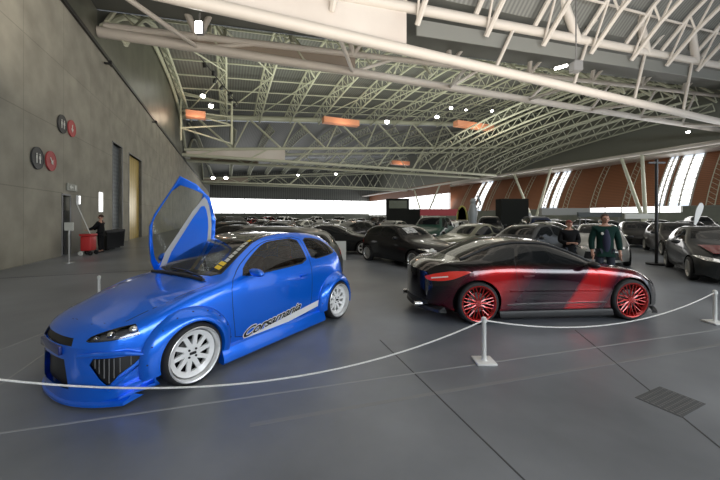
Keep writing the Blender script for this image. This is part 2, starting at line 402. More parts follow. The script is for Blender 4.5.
# pale battens on the wood
ub = RU(715)
u_ = ub; nbat = 0
while u_ < 78:
    if not any(min(s)-.6 < u_ < max(s)+.6 for s in slw):
        bm = bmesh.new()
        for d in (0, 0.9):
            for k in range(6): tube(bm, RB(u_+d, k/6)-ND*.06, RB(u_+d, (k+1)/6)-ND*.06, 0.06, 5)
        for k in range(12): tube(bm, RB(u_, k/12)-ND*.06, RB(u_+.9, (k+1)/12)-ND*.06, 0.03, 4)
        tag(link('wall_ladder_batten', bm, M['steel_far'], smooth=False), 'slim pale lattice batten on the leaning orange wood wall, %s from the right' % ['first', 'second', 'third', 'fourth', 'fifth', 'sixth', 'seventh', 'eighth', 'ninth', 'tenth', 'eleventh', 'twelfth', 'thirteenth'][nbat], 'batten', 'battens on the orange wood wall'); nbat += 1
    u_ += 5.2
bm = bmesh.new(); prism(bm, [B(79, HV, 9.0), B(139, HV, 9.0), B(139, HV, 12.5), B(79, HV, 12.5)], ND*.1); link('wall_right_head', bm, M['wood'], smooth=False, kind='structure')
# continuation of the right side and far end: full glazing
bm = bmesh.new(); prism(bm, [B(79, HV, 2.6), B(139, HV, 2.6), B(139, HV, 9.0), B(79, HV, 9.0)], ND*.1); o = link('window_20', bm, M['pane'], smooth=False, kind='structure')
bm = bmesh.new()
for k in range(16): uu = 79+k*4; prism(bm, [B(uu, HV-.1, 2.6), B(uu+.25, HV-.1, 2.6), B(uu+.25, HV-.1, 9.0), B(uu, HV-.1, 9.0)], ND*.1)
link('window_frame', bm, M['pane_frame'], o, False)
bm = bmesh.new(); prism(bm, [B(79, HV, 0), B(139, HV, 0), B(139, HV, 2.6), B(79, HV, 2.6)], ND*.1); link('wall_right_low', bm, M['wall_green'], smooth=False, kind='structure')
bm = bmesh.new(); prism(bm, [B(139, 0, 3.2), B(139, HV, 3.2), B(139, HV, 9.2), B(139, 0, 9.2)], WD*.1); o = link('window_21', bm, M['pane'], smooth=False, kind='structure')
bm = bmesh.new()
for k in range(17): vv = k*4.25; prism(bm, [B(138.9, vv, 3.2), B(138.9, vv+.2, 3.2), B(138.9, vv+.2, 9.2), B(138.9, vv, 9.2)], WD*.08)
link('window_frame', bm, M['pane_frame'], o, False)
bm = bmesh.new(); prism(bm, [B(139, 0, 0), B(139, HV, 0), B(139, HV, 3.2), B(139, 0, 3.2)], WD*.1); link('wall_back_low', bm, M['wall_green'], smooth=False, kind='structure')
bm = bmesh.new(); prism(bm, [B(139, 0, 9.2), B(139, 78, 9.2), B(139, 78, 26), B(139, 0, 26)], WD*.1); link('wall_back_upper', bm, M['ceiling'], smooth=False, kind='structure')
bm = bmesh.new(); prism(bm, [B(-10, HV+4.6, 11.4), B(139, HV+4.6, 11.4), B(139, HV+4.6, 27), B(-10, HV+4.6, 27)], ND*.1); link('wall_right_upper', bm, mat('pale_upper_wall', (.22, .225, .19), .6), smooth=False, kind='structure')
bm = bmesh.new(); prism(bm, [B(-10, HV+4.6, 11.4), B(-10, HV+.6, 11.4), B(79, HV+.6, 11.4), B(79, HV+4.6, 11.4)], (0, 0, .3)); link('trim_2', bm, M['steel'], smooth=False, kind='structure')

# floor markings: joints, faint stripes, drain grate
def fl(px, py): Y = 1.7*320/(py-217.0); return Vector(((px-360)/320*Y, Y, 0))
M['joint'] = mat('floor_joint', (0.05, 0.052, 0.056), 0.7); M['scuff'] = mat('pale_floor_line', (0.30, 0.31, 0.32), 0.45)
def strip(name, a, b2, wd_, m, z=0.002):
    a = Vector(a); b2 = Vector(b2); s = (b2-a).cross(Vector((0, 0, 1))).normalized()*wd_/2
    bm = bmesh.new(); prism(bm, [a+s, a-s, b2-s, b2+s], (0, 0, z)); return link(name, bm, m, smooth=False, kind='structure')
strip('floor_line', fl(-5, 434), fl(722, 329), 0.022, M['scuff'], .0025)
strip('floor_line', fl(250, 425), fl(735, 342), 0.05, mat('faint_floor_line', (0.215, 0.222, 0.232), 0.42), .0015)
strip('floor_joint', fl(380, 340), fl(545, 500), 0.012, M['joint'])
strip('floor_joint', fl(575, 330), fl(760, 480), 0.012, M['joint'])
strip('floor_line', fl(-5, 388), fl(50, 350), 0.02, M['scuff'])
strip('floor_line', fl(-5, 352), fl(85, 317), 0.02, M['scuff'])
for i in range(5):
    u0 = 12+i*9; strip('floor_joint', B(u0, 0), B(u0, 60), 0.03, M['joint'], .0018)
gr = tag(empty('drain_cover', Vector((2.865, 2.96, 0))), 'square dark metal drain cover let into the grey floor', 'drain cover')
gr.rotation_euler[2] = math.radians(25)
bm = bmesh.new(); box(bm, -.23, .23, -.165, .165, 0, .003); link('cover_plate', bm, mat('iron', (0.085, 0.09, 0.095), 0.6), gr, False)
bm = bmesh.new()
for i in range(12):
    for k in range(7): box(bm, -.215+i*.0365, -.195+i*.0365, -.15+k*.044, -.125+k*.044, .003, .006)
link('tread_pattern', bm, mat('iron_light', (0.16, 0.165, 0.17), 0.5, .1), gr, False)

# ------------------------------------------------------------------ roof trusses
def truss(label, u, zb, v1, mt, infill, rb=0.3, rt=0.24, main=False, group=None):
    t = empty('roof_truss', B(u, 0, 0)); tag(t, label, 'roof truss', group)
    def W(v, z, du=0): return B(u+du, v, z) - t.location
    bm = bmesh.new(); path(bm, [W(-0.2 if not main else 0, zb(0))] + [W(v, zb(v)) for v in range(6, int(v1)+1, 6)] + [W(v1, zb(v1))], rb, 14); link('bottom_chord', bm, mt, t)
    bm = bmesh.new(); path(bm, [W(0.3, zt2(0)+.1)] + [W(v, zt2(v)+.1) for v in range(6, int(v1)+1, 6)] + [W(v1, zt2(v1)+.1)], rt, 14); link('top_chord', bm, mt, t)
    bm = bmesh.new(); v0i, v1i = infill[0], infill[1]
    prism(bm, [W(v0i, zb(v0i), .03), W(v1i, zb(v1i), .03), W(v1i, zt2(v1i), .03), W(v0i, zt2(v0i), .03)], WD*.05); link('infill_panel', bm, infill[2], t, False)
    return t, W
mI = M['steel']
tA, WA = truss('nearest pale tube roof truss with large white end panel', 16, lambda v: 11.3+0*v, 74, mI, (1.0, 16.2, M['panel_w']), .31, .30, True)
v = 22.8
while v < 66:
    bm = bmesh.new(); tube(bm, WA(v, 11.3), WA(v+1.7, zt2(v+1.7)), .12); link('strut', bm, mI, tA)
    v += 7.6
for v, dv in ((31, -7), (40, -7), (48, -7), (56, -7)):
    bm = bmesh.new(); tube(bm, WA(v, zt2(v)), WA(v+dv, zt2(v)+4.5, -2), .3); link('brace', bm, mI, tA)
    bm = bmesh.new(); tube(bm, WA(v, zt2(v)), WA(v+4, zt2(v)+4.5, -1), .14); link('brace', bm, mI, tA)
bm = bmesh.new(); prism(bm, [WA(17, zt2(17)-.35, .2), WA(17, zt2(17)-1.3, .2), WA(70, zt2(70)-1.3, .2), WA(70, zt2(70)-.35, .2)], WD*.1); link('fascia_strip', bm, mat('fascia_grey', (.2, .205, .19), .6), tA, False)
tB, WB = truss('second pale tube truss close behind the nearest, brown end panel', 22, lambda v: 12.0+0.025*v, 74, mI, (0.6, 15.4, M['panel_b']), .30, .22, True)
for v in (5, 15.2, 23.9, 33.1, 42.2, 51, 60):
    for dv in (-2.2, 2.4):
        bm = bmesh.new(); tube(bm, WB(v, zt2(v)), WB(v+dv, zt2(v)+4.2, -2.5), .2 if dv < 0 else .17); link('brace', bm, mI, tB)
    bm = bmesh.new(); tube(bm, WB(v, 12+.025*v), WB(v+3.2, zt2(v+3.2)), .13); link('strut', bm, mI, tB)
    bm = bmesh.new(); tube(bm, WB(v, 12+.025*v), WB(v-3.0, 11.4, -5.7), .13); link('tie', bm, mI, tB)
tC, WC = truss('middle roof truss with zigzag diagonals and long tapered end panel', 57.3, lambda v: 11.5, 72, M['steel_far'], (0.6, 16, M['panel_w']), .28, .24)
for i in range(9):
    v = 2+i*8
    bm = bmesh.new(); tube(bm, WC(v, zt2(v)+5.2), WC(v+5.5, zt2(v+5.5)), .17); link('strut', bm, M['steel_far'], tC)
    bm = bmesh.new(); tube(bm, WC(v+5.5, zt2(v+5.5)), WC(v+8, zt2(v+8)+5.2), .13); link('strut', bm, M['steel_far'], tC)
    bm = bmesh.new(); tube(bm, WC(v, 11.5), WC(v+3, zt2(v+3)), .13); link('strut', bm, M['steel_far'], tC)
bm = bmesh.new(); tube(bm, WC(0, zt2(0)+5.3), WC(72, zt2(72)+5.3), .45); link('ridge_beam', bm, M['steel_far'], tC)
for u, lab in ((63, 'slender far truss just behind the zigzag middle truss'), (98, 'far roof truss low over the distant cars'), (104, 'farthest roof truss before the bright end glazing')):
    t, WW = truss(lab, u, lambda v: 11.5, 72, M['steel_far'], (0.6, 12, M['panel_b']), .26, .22)
    for i in range(10):
        v = 3+i*7; bm = bmesh.new(); tube(bm, WW(v, 11.5), WW(v+3.5, zt2(v+3.5)), .13); link('strut', bm, M['steel_far'], t)
        bm = bmesh.new(); tube(bm, WW(v+3.5, zt2(v+3.5)), WW(v+7, 11.5), .1); link('strut', bm, M['steel_far'], t)
# arched lattice ribs across each bay
def rib(b, v, mt, r, label, group, lac=True):
    t = empty('roof_rib', B(b[0], v, 0)); tag(t, label, 'roof rib', group)
    n = 18; P1 = []; P2 = []
    for k in range(n+1):
        u = b[0]+(b[1]-b[0])*k/n; z = zceil(u, v, b); P1.append(B(u, v, z+.35)-t.location)
        P2.append(B(u, v+.9, z-0.75)-t.location)
    bm = bmesh.new(); path(bm, P1, r, 7); link('upper_chord', bm, mt, t)
    bm = bmesh.new(); path(bm, P2, r, 7); link('lower_chord', bm, mt, t)
    if lac:
        bm = bmesh.new()
        for k in range(n): tube(bm, P1[k], P2[k+1], r*.5, 5); tube(bm, P2[k], P1[k], r*.5, 5)
        link('lacing', bm, mt, t)
    return t
ORD = ['first', 'second', 'third', 'fourth', 'fifth', 'sixth', 'seventh', 'eighth', 'ninth', 'tenth', 'eleventh', 'twelfth', 'thirteenth', 'fourteenth', 'fifteenth', 'sixteenth', 'seventeenth', 'eighteenth', 'nineteenth', 'twentieth']
for bi, b in enumerate(BAYS):
    mt = M['steel'] if bi == 0 else M['steel_far']
    lab = ['arched rib in the nearest roof bay', 'arched rib between second and middle trusses', 'arched rib in the far roof bay', 'arched rib in the last roof bay'][bi]
    for k in range(15 if bi < 2 else 11):
        v = 0.4+k*(5.2 if bi < 2 else 6.8)
        rib(b, v, mt, [.17, .13, .15, .15][bi], '%s, %s from the left wall' % (lab, ORD[k]), 'ribs of roof bay %s' % ['near', 'second', 'third', 'last'][bi], True)
# cross bracing rods and purlins in the visible bay
pid = 0
for bi, ul in ((1, (25, 28, 32, 36, 40, 44, 48, 52, 55)), (0, (0, 4, 8, 12, 14.5))):
    for ui, u in enumerate(ul):
        bm = bmesh.new(); path(bm, [B(u, v, zceil(u, v, BAYS[bi])+.3) for v in range(0, 77, 8)], .09, 6)
        tag(link('roof_purlin', bm, M['steel_far'] if bi else M['steel']), 'thin purlin crossing the %s roof bay, %s from the front' % (('nearest', 'second')[bi], ORD[ui]), 'purlin', 'purlins of %s bay' % ('near', 'second')[bi])
for bi in (0, 1):
    for k in range(14):
        v = 0.4+k*5.2; b = BAYS[bi]; a0 = b[0]+(b[1]-b[0])*.12; a1 = b[0]+(b[1]-b[0])*.88
        for q, (ua, ub2) in enumerate(((a0, (a0+a1)/2), (a1, (a0+a1)/2))):
            bm = bmesh.new(); tube(bm, B(ua, v+.9, zceil(ua, v, b)-.75), B(ub2, v+6.1, zceil(ub2, v+5.2, b)-.75), .08, 6)
            tag(link('roof_brace_rod', bm, M['steel_far'] if bi else M['steel']), 'diagonal rod between ribs of the %s roof bay, %s from the left wall, %s half' % (('nearest', 'second')[bi], ORD[k], ('near', 'far')[q]), 'brace rod', 'diagonal rods of %s bay' % ('near', 'second')[bi])
for k in range(7):
    v = 44+k*4.4; t = tag(empty('edge_rib', B(22, v, 0)), 'low curved lattice rib sweeping down to the right wall, %s from the left' % ORD[k], 'roof rib', 'low ribs beside the right wall'); P1 = []; P2 = []
    for q in range(17):
        a = q/16; u = 23+36*a; z = 12.2+(4.6+.02*k)*(1-a*a)**.8; P1.append(B(u, v, z+.9)-t.location); P2.append(B(u, v+.8, z)-t.location)
    for P_, nm in ((P1, 'upper_chord'), (P2, 'lower_chord')): bm = bmesh.new(); path(bm, P_, .14, 7); link(nm, bm, M['steel_far'], t)
    bm = bmesh.new()
    for q in range(16): tube(bm, P1[q], P2[q+1], .06, 5); tube(bm, P2[q], P1[q], .06, 5)
    link('lacing', bm, M['steel_far'], t)
# end frame by the left wall: vertical post with fanning struts
t = tag(empty('end_frame', B(50, 7.5, 0)), 'pale steel frame with fanning struts against the left gable', 'steel frame')
def E(u, v, z): return B(u, v, z)-t.location
for a, b2, r in ((E(50, 7.2, 12.2), E(50, 7.2, 19.5), .16), (E(50, 7.2, 18), E(50, 0.6, 18.6), .12), (E(50, 7.2, 16.2), E(50, .6, 16.3), .12), (E(50, 7.2, 15.0), E(50, .6, 13.9), .12), (E(50, 7.2, 15.0), E(50, .6, 16.3), .12), (E(50, 7.2, 12.3), E(50, .8, 13.9), .12), (E(50, 7.2, 18), E(50, .6, 18.9), .12), (E(50, .7, 12.2), E(50, .7, 18), .13)):
    bm = bmesh.new(); tube(bm, a, b2, r, 8); link('strut', bm, M['steel_far'], t)
def at(px, py, Y): return Vector(((px-360)/320*Y, Y, 1.7+(217-py)/320*Y))
# orange boxes stand in for glowing roof spots, each with an added point light
for px, v, u, wd_ in ((197, 2.8, 48, 2.4), (341, 27, 54, 6), (475, 47, 54, 8), (396, 40, 80, 5)):
    bm = bmesh.new(); box(bm, -wd_/2, wd_/2, -.6, .6, -.45, .45); o = link('glow_box', bm, M['copper'], smooth=False)
    o.location = {197: at(196, 115, 44), 341: at(341, 122, 52), 475: at(474, 126, 56), 396: at(400, 163, 80)}[px]; o.rotation_euler = (0, 0, BANG)
    tag(o, 'orange box standing in for a glow under the roof, %s' % {197: 'beside the left gable', 341: 'above the middle truss left of centre', 475: 'above the middle truss right of centre', 396: 'small and far back'}[px], 'glow box')
    l = bpy.data.lights.new('glow_fill', 'POINT'); l.energy = 120; l.color = (1, .75, .55); l.shadow_soft_size = .3
    q = bpy.data.objects.new('glow_fill', l); C.objects.link(q); q.location = o.location + Vector((0, 0, -1.3)) - WD*1.5
# lamps: pixel, distance Y
def lamp(px, py, Y, r, label, hang=2.0):
    p = at(px, py, Y); t = tag(empty('hall_lamp', p), label, 'lamp')
    bm = bmesh.new(); ball(bm, (0, 0, 0), r, r, r*.8, 14); link('bulb', bm, M['lamp'], t)
    bm = bmesh.new(); lathe(bm, [(r*.35, r*1.6), (r*.9, r*1.2), (r*1.25, r*.5), (r*1.2, r*.35)], 16, 'Z'); link('housing', bm, M['grey'], t)
    bm = bmesh.new(); tube(bm, (0, 0, r*1.5), (0, 0, hang), .03, 5); link('rod', bm, M['grey'], t)
    return t
for a in ((387, 122, 52, .38, 'bright round lamp hanging left of the roof centre'), (437, 117, 50, .3, 'bright lamp beside a spotlight pair in the roof'), (451, 108, 50, .26, 'smaller bright lamp up and right of the spotlight pair'),
          (492, 111, 50, .22, 'dim round lamp at the right of the lamp row'), (466, 110, 52, .16, 'tiny lamp between two brighter roof lamps'), (688, 132, 44, .22, 'lone round lamp high before the right windows'),
          (336, 174, 95, .4, 'far lamp low under the distant trusses'), (298, 175, 95, .35, 'far lamp left under the distant trusses'), (203, 96, 40, .28, 'tilted spotlight high beside the left gable'), (211, 106, 42, .3, 'spotlight below another beside the left gable'),
          (226, 178, 80, .45, 'far lamp near the end of the left wall'), (213, 178, 80, .45, 'far lamp closest to the left wall')):
    lamp(a[0], a[1], a[2], a[3], a[4], 1.5)
# rectangular floodlight near truss
p = at(198.5, 27, 15.5); t = tag(empty('flood_light', p), 'small rectangular floodlight glowing under the nearest truss', 'floodlight')
bm = bmesh.new(); box(bm, -.15, .15, -.03, 0.03, -.27, .27); link('light_panel', bm, M['lamp'], t, False)
bm = bmesh.new(); box(bm, -.18, .18, .03, .2, -.30, .30); link('housing', bm, M['grey'], t, False)
bm = bmesh.new(); tube(bm, (0, .12, .3), (0, .12, .75), .04, 6); link('bracket', bm, M['grey'], t)
for i, (px, py, Y) in enumerate(((576, 67, 19), )):
    p = at(px, py, Y); t = tag(empty('flood_light', p), 'boxy floodlight hanging beside the nearest truss on the right', 'floodlight')
    bm = bmesh.new(); box(bm, -.25, .25, -.25, .25, -.28, .28); link('housing', bm, M['grey'], t, False)
    bm = bmesh.new(); tube(bm, (-1.3, -.1, -.15), (-.6, -.1, .05), .08, 8); link('light_tube', bm, M['lamp'], t)
    bm = bmesh.new(); tube(bm, (0, 0, .25), (0, 0, 5.2), .04, 6); link('bracket', bm, M['grey'], t)
# dark spot track
t = tag(empty('spot_track', B(40, 6.0, 16)), 'dark hanging cluster of spotlights beside the left gable', 'spotlights')
for k in range(7):
    bm = bmesh.new(); lathe(bm, [(.02, .3), (.16, .28), (.2, -.2), (.02, -.22)], 12, 'Z'); o = link('spot', bm, M['black'], t); o.location = (.3*math.sin(k*2), k*1.4-4, -.2*k+1.2); o.rotation_euler = (.5, .3*k, 0)
bm = bmesh.new(); tube(bm, (0, -5, 1.6), (0, 5, .4), .06, 6); link('rail', bm, M['black'], t)

# V columns in front of the wood wall
def vcol(foot, tops, label, r=.26):
    t = tag(empty('v_column', foot), label, 'column')
    for p in tops:
        bm = bmesh.new(); tube(bm, (0, 0, .1), Vector(p)-foot, r, 12, r*.85); link('strut', bm, M['steel_far'], t)
    bm = bmesh.new(); tube(bm, (0, 0, 0), (0, 0, .35), r*1.8, 14); link('foot', bm, M['grey'], t)
for px, a, b2, lab in ((646, 621, 642, 'tall pale V-shaped column before the large slanted windows'), (534, 514, 551, 'pale V-shaped column before the middle slanted windows'), (424, 414, 440, 'small far V-shaped column by the red banner')):
    vv = HV-3.5; uf = right_u(px, vv)
    vcol(B(uf, vv, 0), [B(right_u(a, vv), vv, 11.3), B(right_u(b2, vv), vv, 11.3)], lab)
bm = bmesh.new(); path(bm, [B(u, HV-3.5, 11.4) for u in (5, 30, 60, 100, 139)], .3, 10); tag(link('edge_beam', bm, M['steel']), 'long pale beam along the head of the orange wood wall', 'beam')
# dark pole
Y = 11.4; pp = Vector(((656.5-360)/320*Y, Y, 0))
t = tag(empty('lamp_pole', pp), 'slim dark pole standing between the parked cars on the right', 'pole')
bm = bmesh.new(); tube(bm, (0, 0, 0), (0, 0, 3.75), .05, 10); link('pole', bm, M['black'], t)
bm = bmesh.new(); tube(bm, (0, 0, 0), (0, 0, .06), .3, 16); link('base', bm, M['black'], t)
bm = bmesh.new(); box(bm, -.3, .3, -.03, .03, 3.6, 3.66); link('crossbar', bm, M['black'], t, False)

# ------------------------------------------------------------------ wall signs
def disc(name, u, z, r, m, label):
    t = empty(name, B(u, -(-0.0), z)+ND*0.02, UANG); tag(t, label, 'sign')
    bm = bmesh.new(); lathe(bm, [(r, 0), (r, -.03), (r*.98, -.04)], 36); bm.faces.new([v for v in bm.verts][-36:]); link('disc', bm, m, t, False)
    bm = bmesh.new(); lathe(bm, [(r, -.035), (r, -.05), (r*.93, -.05), (r*.93, -.035)], 36); link('rim_ring', bm, m, t, False)
    return t
def figure(t, dx, m, skirt):
    bm = bmesh.new(); dx *= 1.1; tube(bm, (dx, -.05, .15), (dx, -.06, .15), .035, 12)
    pts = [(dx-.045, .1), (dx+.045, .1), (dx+.07, -.03) if skirt else (dx+.045, -.03), (dx+.03, -.03), (dx+.03, -.19), (dx-.03, -.19), (dx-.03, -.03), (dx-.07, -.03) if skirt else (dx-.045, -.03)]
    prism(bm, [(a, -.05, b2) for a, b2 in pts], (0, -.01, 0)); link('figure_symbol', bm, m, t, False)
def arrow(t, ang, m):
    bm = bmesh.new(); pts = [(-.035, .17), (.035, .17), (.035, -.02), (.12, -.02), (0, -.18), (-.12, -.02), (-.035, -.02)]
    c, s = math.cos(ang), math.sin(ang); prism(bm, [(a*c-b2*s, -.05, a*s+b2*c) for a, b2 in pts], (0, -.01, 0)); link('arrow_symbol', bm, m, t, False)
for px, py, r, kind, lab in ((36, 158, .42, 'wc', 'larger dark round sign with two restroom figures on the concrete wall'), (49.5, 161, .40, 'a1', 'red round sign with arrow pointing diagonally, beside the lower restroom sign'),
                        (61, 124, .40, 'wc', 'upper dark round sign with two restroom figures, farther along the wall'), (70.5, 128.5, .38, 'a2', 'upper red round sign with arrow pointing straight down')):
    u = U(px); Yw = B(u, 0).y; z = 1.7+(217-py)*Yw/320
    t = disc('round_sign', u, z, r, M['signdark'] if kind == 'wc' else M['signred'], lab)
    if kind == 'wc': figure(t, -.1, M['signwhite'], False); figure(t, .1, M['signwhite'], True)
    else: arrow(t, math.radians(40) if kind == 'a1' else 0, M['signwhite'])
u = U(71); Yw = B(u, 0).y; z = 1.7+(217-187.5)*Yw/320
t = tag(empty('exit_sign', B(u, .02, z), UANG), 'small pale pictogram exit sign above the dark doorway', 'sign')
bm = bmesh.new(); box(bm, -.5, .5, -.04, 0, -.16, .16); link('plate', bm, mat('exit_plate', (0.3, 0.31, 0.26), 0.5), t, False)
bm = bmesh.new(); prism(bm, [(-.35, -.045, 0), (-.15, -.045, .11), (-.15, -.045, .04), (0.05, -.045, .04), (.05, -.045, -.04), (-.15, -.045, -.04), (-.15, -.045, -.11)], (0, -.01, 0)); box(bm, .2, .36, -.055, -.045, -.11, .11); link('arrow_symbol', bm, M['signwhite'], t, False)
u = U(76.5); t = tag(empty('wall_light', B(u, .02, 1.7+(217-200)*B(u, 0).y/320), UANG), 'small white emergency light on the wall right of the dark doorway', 'wall light')
bm = bmesh.new(); box(bm, -.1, .1, -.1, 0, -.22, .22); link('cover', bm, M['white'], t, False); bm = bmesh.new(); box(bm, -.07, .07, -.11, -.1, -.18, .18); link('lens', bm, mat('dim_lamp', (1, 1, 1), .4, emit=(1, 1, .95), es=1.5), t, False)
for px, py, lab in ((104, 63, 'black security camera high under the left wall trim'), (152, 122, 'farther black security camera under the left wall trim')):
    u = U(px); t = tag(empty('security_camera', B(u, .02, min(10.8, 1.7+(217-py)*B(u, 0).y/320)), UANG), lab, 'camera')
    bm = bmesh.new(); box(bm, -.08, .08, -.3, 0, -.04, .04); link('arm', bm, M['black'], t, False); bm = bmesh.new(); box(bm, -.25, .2, -.42, -.25, -.1, .1); link('housing', bm, M['black'], t, False)
# sign stand by the doorway
t = tag(empty('sign_stand', fl(69, 263)), 'thin white notice stand in front of the dark doorway', 'stand')
bm = bmesh.new(); tube(bm, (0, 0, 0), (0, 0, 1.25), .025, 8); link('pole', bm, M['silver'], t)
bm = bmesh.new(); tube(bm, (0, 0, 0), (0, 0, .03), .17, 18); link('base', bm, M['silver'], t)
bm = bmesh.new(); box(bm, -.16, .16, -.02, .02, 1.2, 1.5); link('notice_board', bm, M['signwhite'], t, False)

# ------------------------------------------------------------------ rope barriers
posts = []
def post(p, label):
    t = tag(empty('barrier_post', p), label, 'barrier post')
    bm = bevbox(-.115, .115, -.115, .115, 0, .028, .01, 2); link('base', bm, M['white'], t)
    bm = bmesh.new(); lathe(bm, [(.04, .028), (.026, .045), (.024, .49), (.03, .5), (.03, .515), (.012, .53)], 18, 'Z', close=True); link('pole', bm, M['white'], t)
    bm = bmesh.new(); lathe(bm, [(.034, .47), (.034, .495)], 14, 'Z', close=True); link('rope_ring', bm, M['white'], t)
    posts.append(Vector(p)+Vector((0, 0, .49)))
post(fl(484, 362), 'white rope post standing near the red wheels of the dark coupe')
post(fl(715, 323), 'white rope post at the right edge of the picture')
post(fl(99, 302), 'white rope post almost hidden behind the blue bonnet')
post(Vector((-3.28, 2.5, 0)), 'white rope post beyond the left edge of the picture')
def rope(a, b2, sag, label, n=28):
    bm = bmesh.new(); path(bm, [a.lerp(b2, i/n) - Vector((0, 0, sag*4*(i/n)*(1-i/n))) for i in range(n+1)], .0085, 7)
    tag(link('barrier_rope', bm, M['rope']), label, 'rope')
ROPE_L = Vector((-3.28, 2.5, .49))
rope(ROPE_L, posts[0], .39, 'long white rope sagging in front of the blue hatchback')
rope(posts[0], posts[1], .27, 'white rope sagging in front of the dark red coupe')

# ------------------------------------------------------------------ car building
def pch(tab, x):
    n = len(tab)
    if x <= tab[0][0]: return tab[0][1]
    if x >= tab[-1][0]: return tab[-1][1]
    h = [tab[i+1][0]-tab[i][0] for i in range(n-1)]; d = [(tab[i+1][1]-tab[i][1])/h[i] for i in range(n-1)]
    i = 0
    while x > tab[i+1][0]: i += 1
    def slope(k):
        if k == 0: return d[0]
        if k == n-1: return d[-1]
        if d[k-1]*d[k] <= 0: return 0
        w1 = 2*h[k]+h[k-1]; w2 = h[k]+2*h[k-1]; return (w1+w2)/(w1/d[k-1]+w2/d[k])
    t = (x-tab[i][0])/h[i]; m0, m1 = slope(i), slope(i+1)
    return (2*t**3-3*t*t+1)*tab[i][1] + (t**3-2*t*t+t)*h[i]*m0 + (-2*t**3+3*t*t)*tab[i+1][1] + (t**3-t*t)*h[i]*m1
def cr(p0, p1, p2, p3, t):
    return [0.5*((2*b)+(-a+c)*t+(2*a-5*b+4*c-d)*t*t+(-a+3*b-3*c+d)*t**3) for a, b, c, d in zip(p0, p1, p2, p3)]
def section(T, x, subs):
    g = lambda k: pch(T[k], x)
    zb, wl_, zm, wm, zs_, ws, zr, wr, zt = (g(k) for k in ('zb', 'wl', 'zm', 'wm', 'zs', 'ws', 'zr', 'wr', 'zt'))
    P = [(0, zb), (wl_*.8, zb), (wl_, zb+.035), (wl_+(wm-wl_)*.75, zb+.035+(zm-zb-.035)*.38), (wm, zm), (ws, zs_), (wr, zr), (wr*.62, zr+(zt-zr)*.72), (0, zt)]
    out = []; seg = []
    for i in range(8):
        p0 = P[i-1] if i > 0 else (-P[1][0], P[1][1]); p3 = P[i+2] if i < 7 else (-P[7][0], P[7][1])
        for k in range(subs[i]):
            out.append(cr(p0, P[i], P[i+1], p3, k/subs[i])); seg.append(i)
    out.append(list(P[8])); out[0][0] = 0
    return [(max(0, a), b) for a, b in out], seg
def car_skin(T, L, ns=70, subs=(1, 1, 3, 4, 5, 8, 3, 4), NC=12):
    bm = bmesh.new(); lay = bm.faces.layers.int.new('seg')
    W = max(v for _, v in T['wm'])
    def warp(x, y):
        r = (abs(y)/W)
        f = max(0, 1-x/T['lf']); q = max(0, 1-(L-x)/T['lr'])
        return x + T['kf']*(r**T['pf'])*f**1.2 - T['kr']*(r**T['pr'])*q**1.2
    xs = []
    for i in range(ns+1):
        t = i/ns; xs.append(L*(t - 0.055*math.sin(2*PI*t)*1.0))
    rings = []
    for x in xs:
        S, seg = section(T, x, subs)
        right = [bm.verts.new((warp(x, y), y, z)) for y, z in S]
        left = [right[0]] + [bm.verts.new((warp(x, y), -y, z)) for y, z in S[1:-1]] + [right[-1]]
        rings.append((right, left))
    n = len(rings[0][0])
    for i in range(ns):
        for s in (0, 1):
            a, b = rings[i][s], rings[i+1][s]
            for k in range(n-1):
                vs = [a[k], b[k], b[k+1], a[k+1]] if s == 0 else [a[k+1], b[k+1], b[k], a[k]]
                f = bm.faces.new(vs); f[lay] = seg[k]
    for end in (0, -1):
        R, Lf = rings[end]; x = xs[end]; grid = []
        for k in range(n):
            if k in (0, n-1): grid.append([R[k]]); continue
            y = R[k].co.y; row = [R[k]]
            for c in range(1, NC): yy = y*(1-2*c/NC); row.append(bm.verts.new((warp(x, yy), yy, R[k].co.z)))
            row.append(Lf[k]); grid.append(row)
        for k in range(1, n-1):
            if k == n-2:
                for c in range(NC): f = bm.faces.new([grid[k][c], grid[k][c+1], grid[k+1][0]]); f[lay] = 10
            else:
                for c in range(NC): f = bm.faces.new([grid[k][c], grid[k][c+1], grid[k+1][c+1], grid[k+1][c]]); f[lay] = 10
    bmesh.ops.recalc_face_normals(bm, faces=bm.faces[:])
    bm.faces.layers.int.new('part')
    return bm
def inside(p, poly):
    c = False; n = len(poly); x, y = p
    for i in range(n):
        x1, y1 = poly[i]; x2, y2 = poly[(i+1) % n]
        if (y1 > y) != (y2 > y) and x < (x2-x1)*(y-y1)/(y2-y1)+x1: c = not c
    return c
def cut(bm, poly, ax, filt):
    a0, a1 = ax; lo = [min(p[i] for p in poly) for i in (0, 1)]; hi = [max(p[i] for p in poly) for i in (0, 1)]
    def near(f):
        if not filt(f): return False
        c0 = [v.co[a0] for v in f.verts]; c1 = [v.co[a1] for v in f.verts]
        return max(c0) >= lo[0] and min(c0) <= hi[0] and max(c1) >= lo[1] and min(c1) <= hi[1]
    n = len(poly)
    for i in range(n):
        p, q = poly[i], poly[(i+1) % n]; fs = [f for f in bm.faces if near(f)]
        if not fs: continue
        dx, dy = q[0]-p[0], q[1]-p[1]; l = math.hypot(dx, dy)
        if l < 1e-6: continue
        # only faces close to this edge
        co = Vector((0, 0, 0)); co[a0], co[a1] = p; no = Vector((0, 0, 0)); no[a0], no[a1] = -dy/l, dx/l
        sel = []
        for f in fs:
            c = f.calc_center_median(); t = ((c[a0]-p[0])*dx+(c[a1]-p[1])*dy)/l
            if -.12 < t < l+.12: sel.append(f)
        es = list({e for f in sel for e in f.edges}); vs = list({v for f in sel for v in f.verts})
        bmesh.ops.bisect_plane(bm, geom=vs+es+sel, dist=1e-5, plane_co=co, plane_no=no)
    out = []
    for f in bm.faces:
        if near(f):
            c = f.calc_center_median()
            if inside((c[a0], c[a1]), poly): out.append(f)
    return out
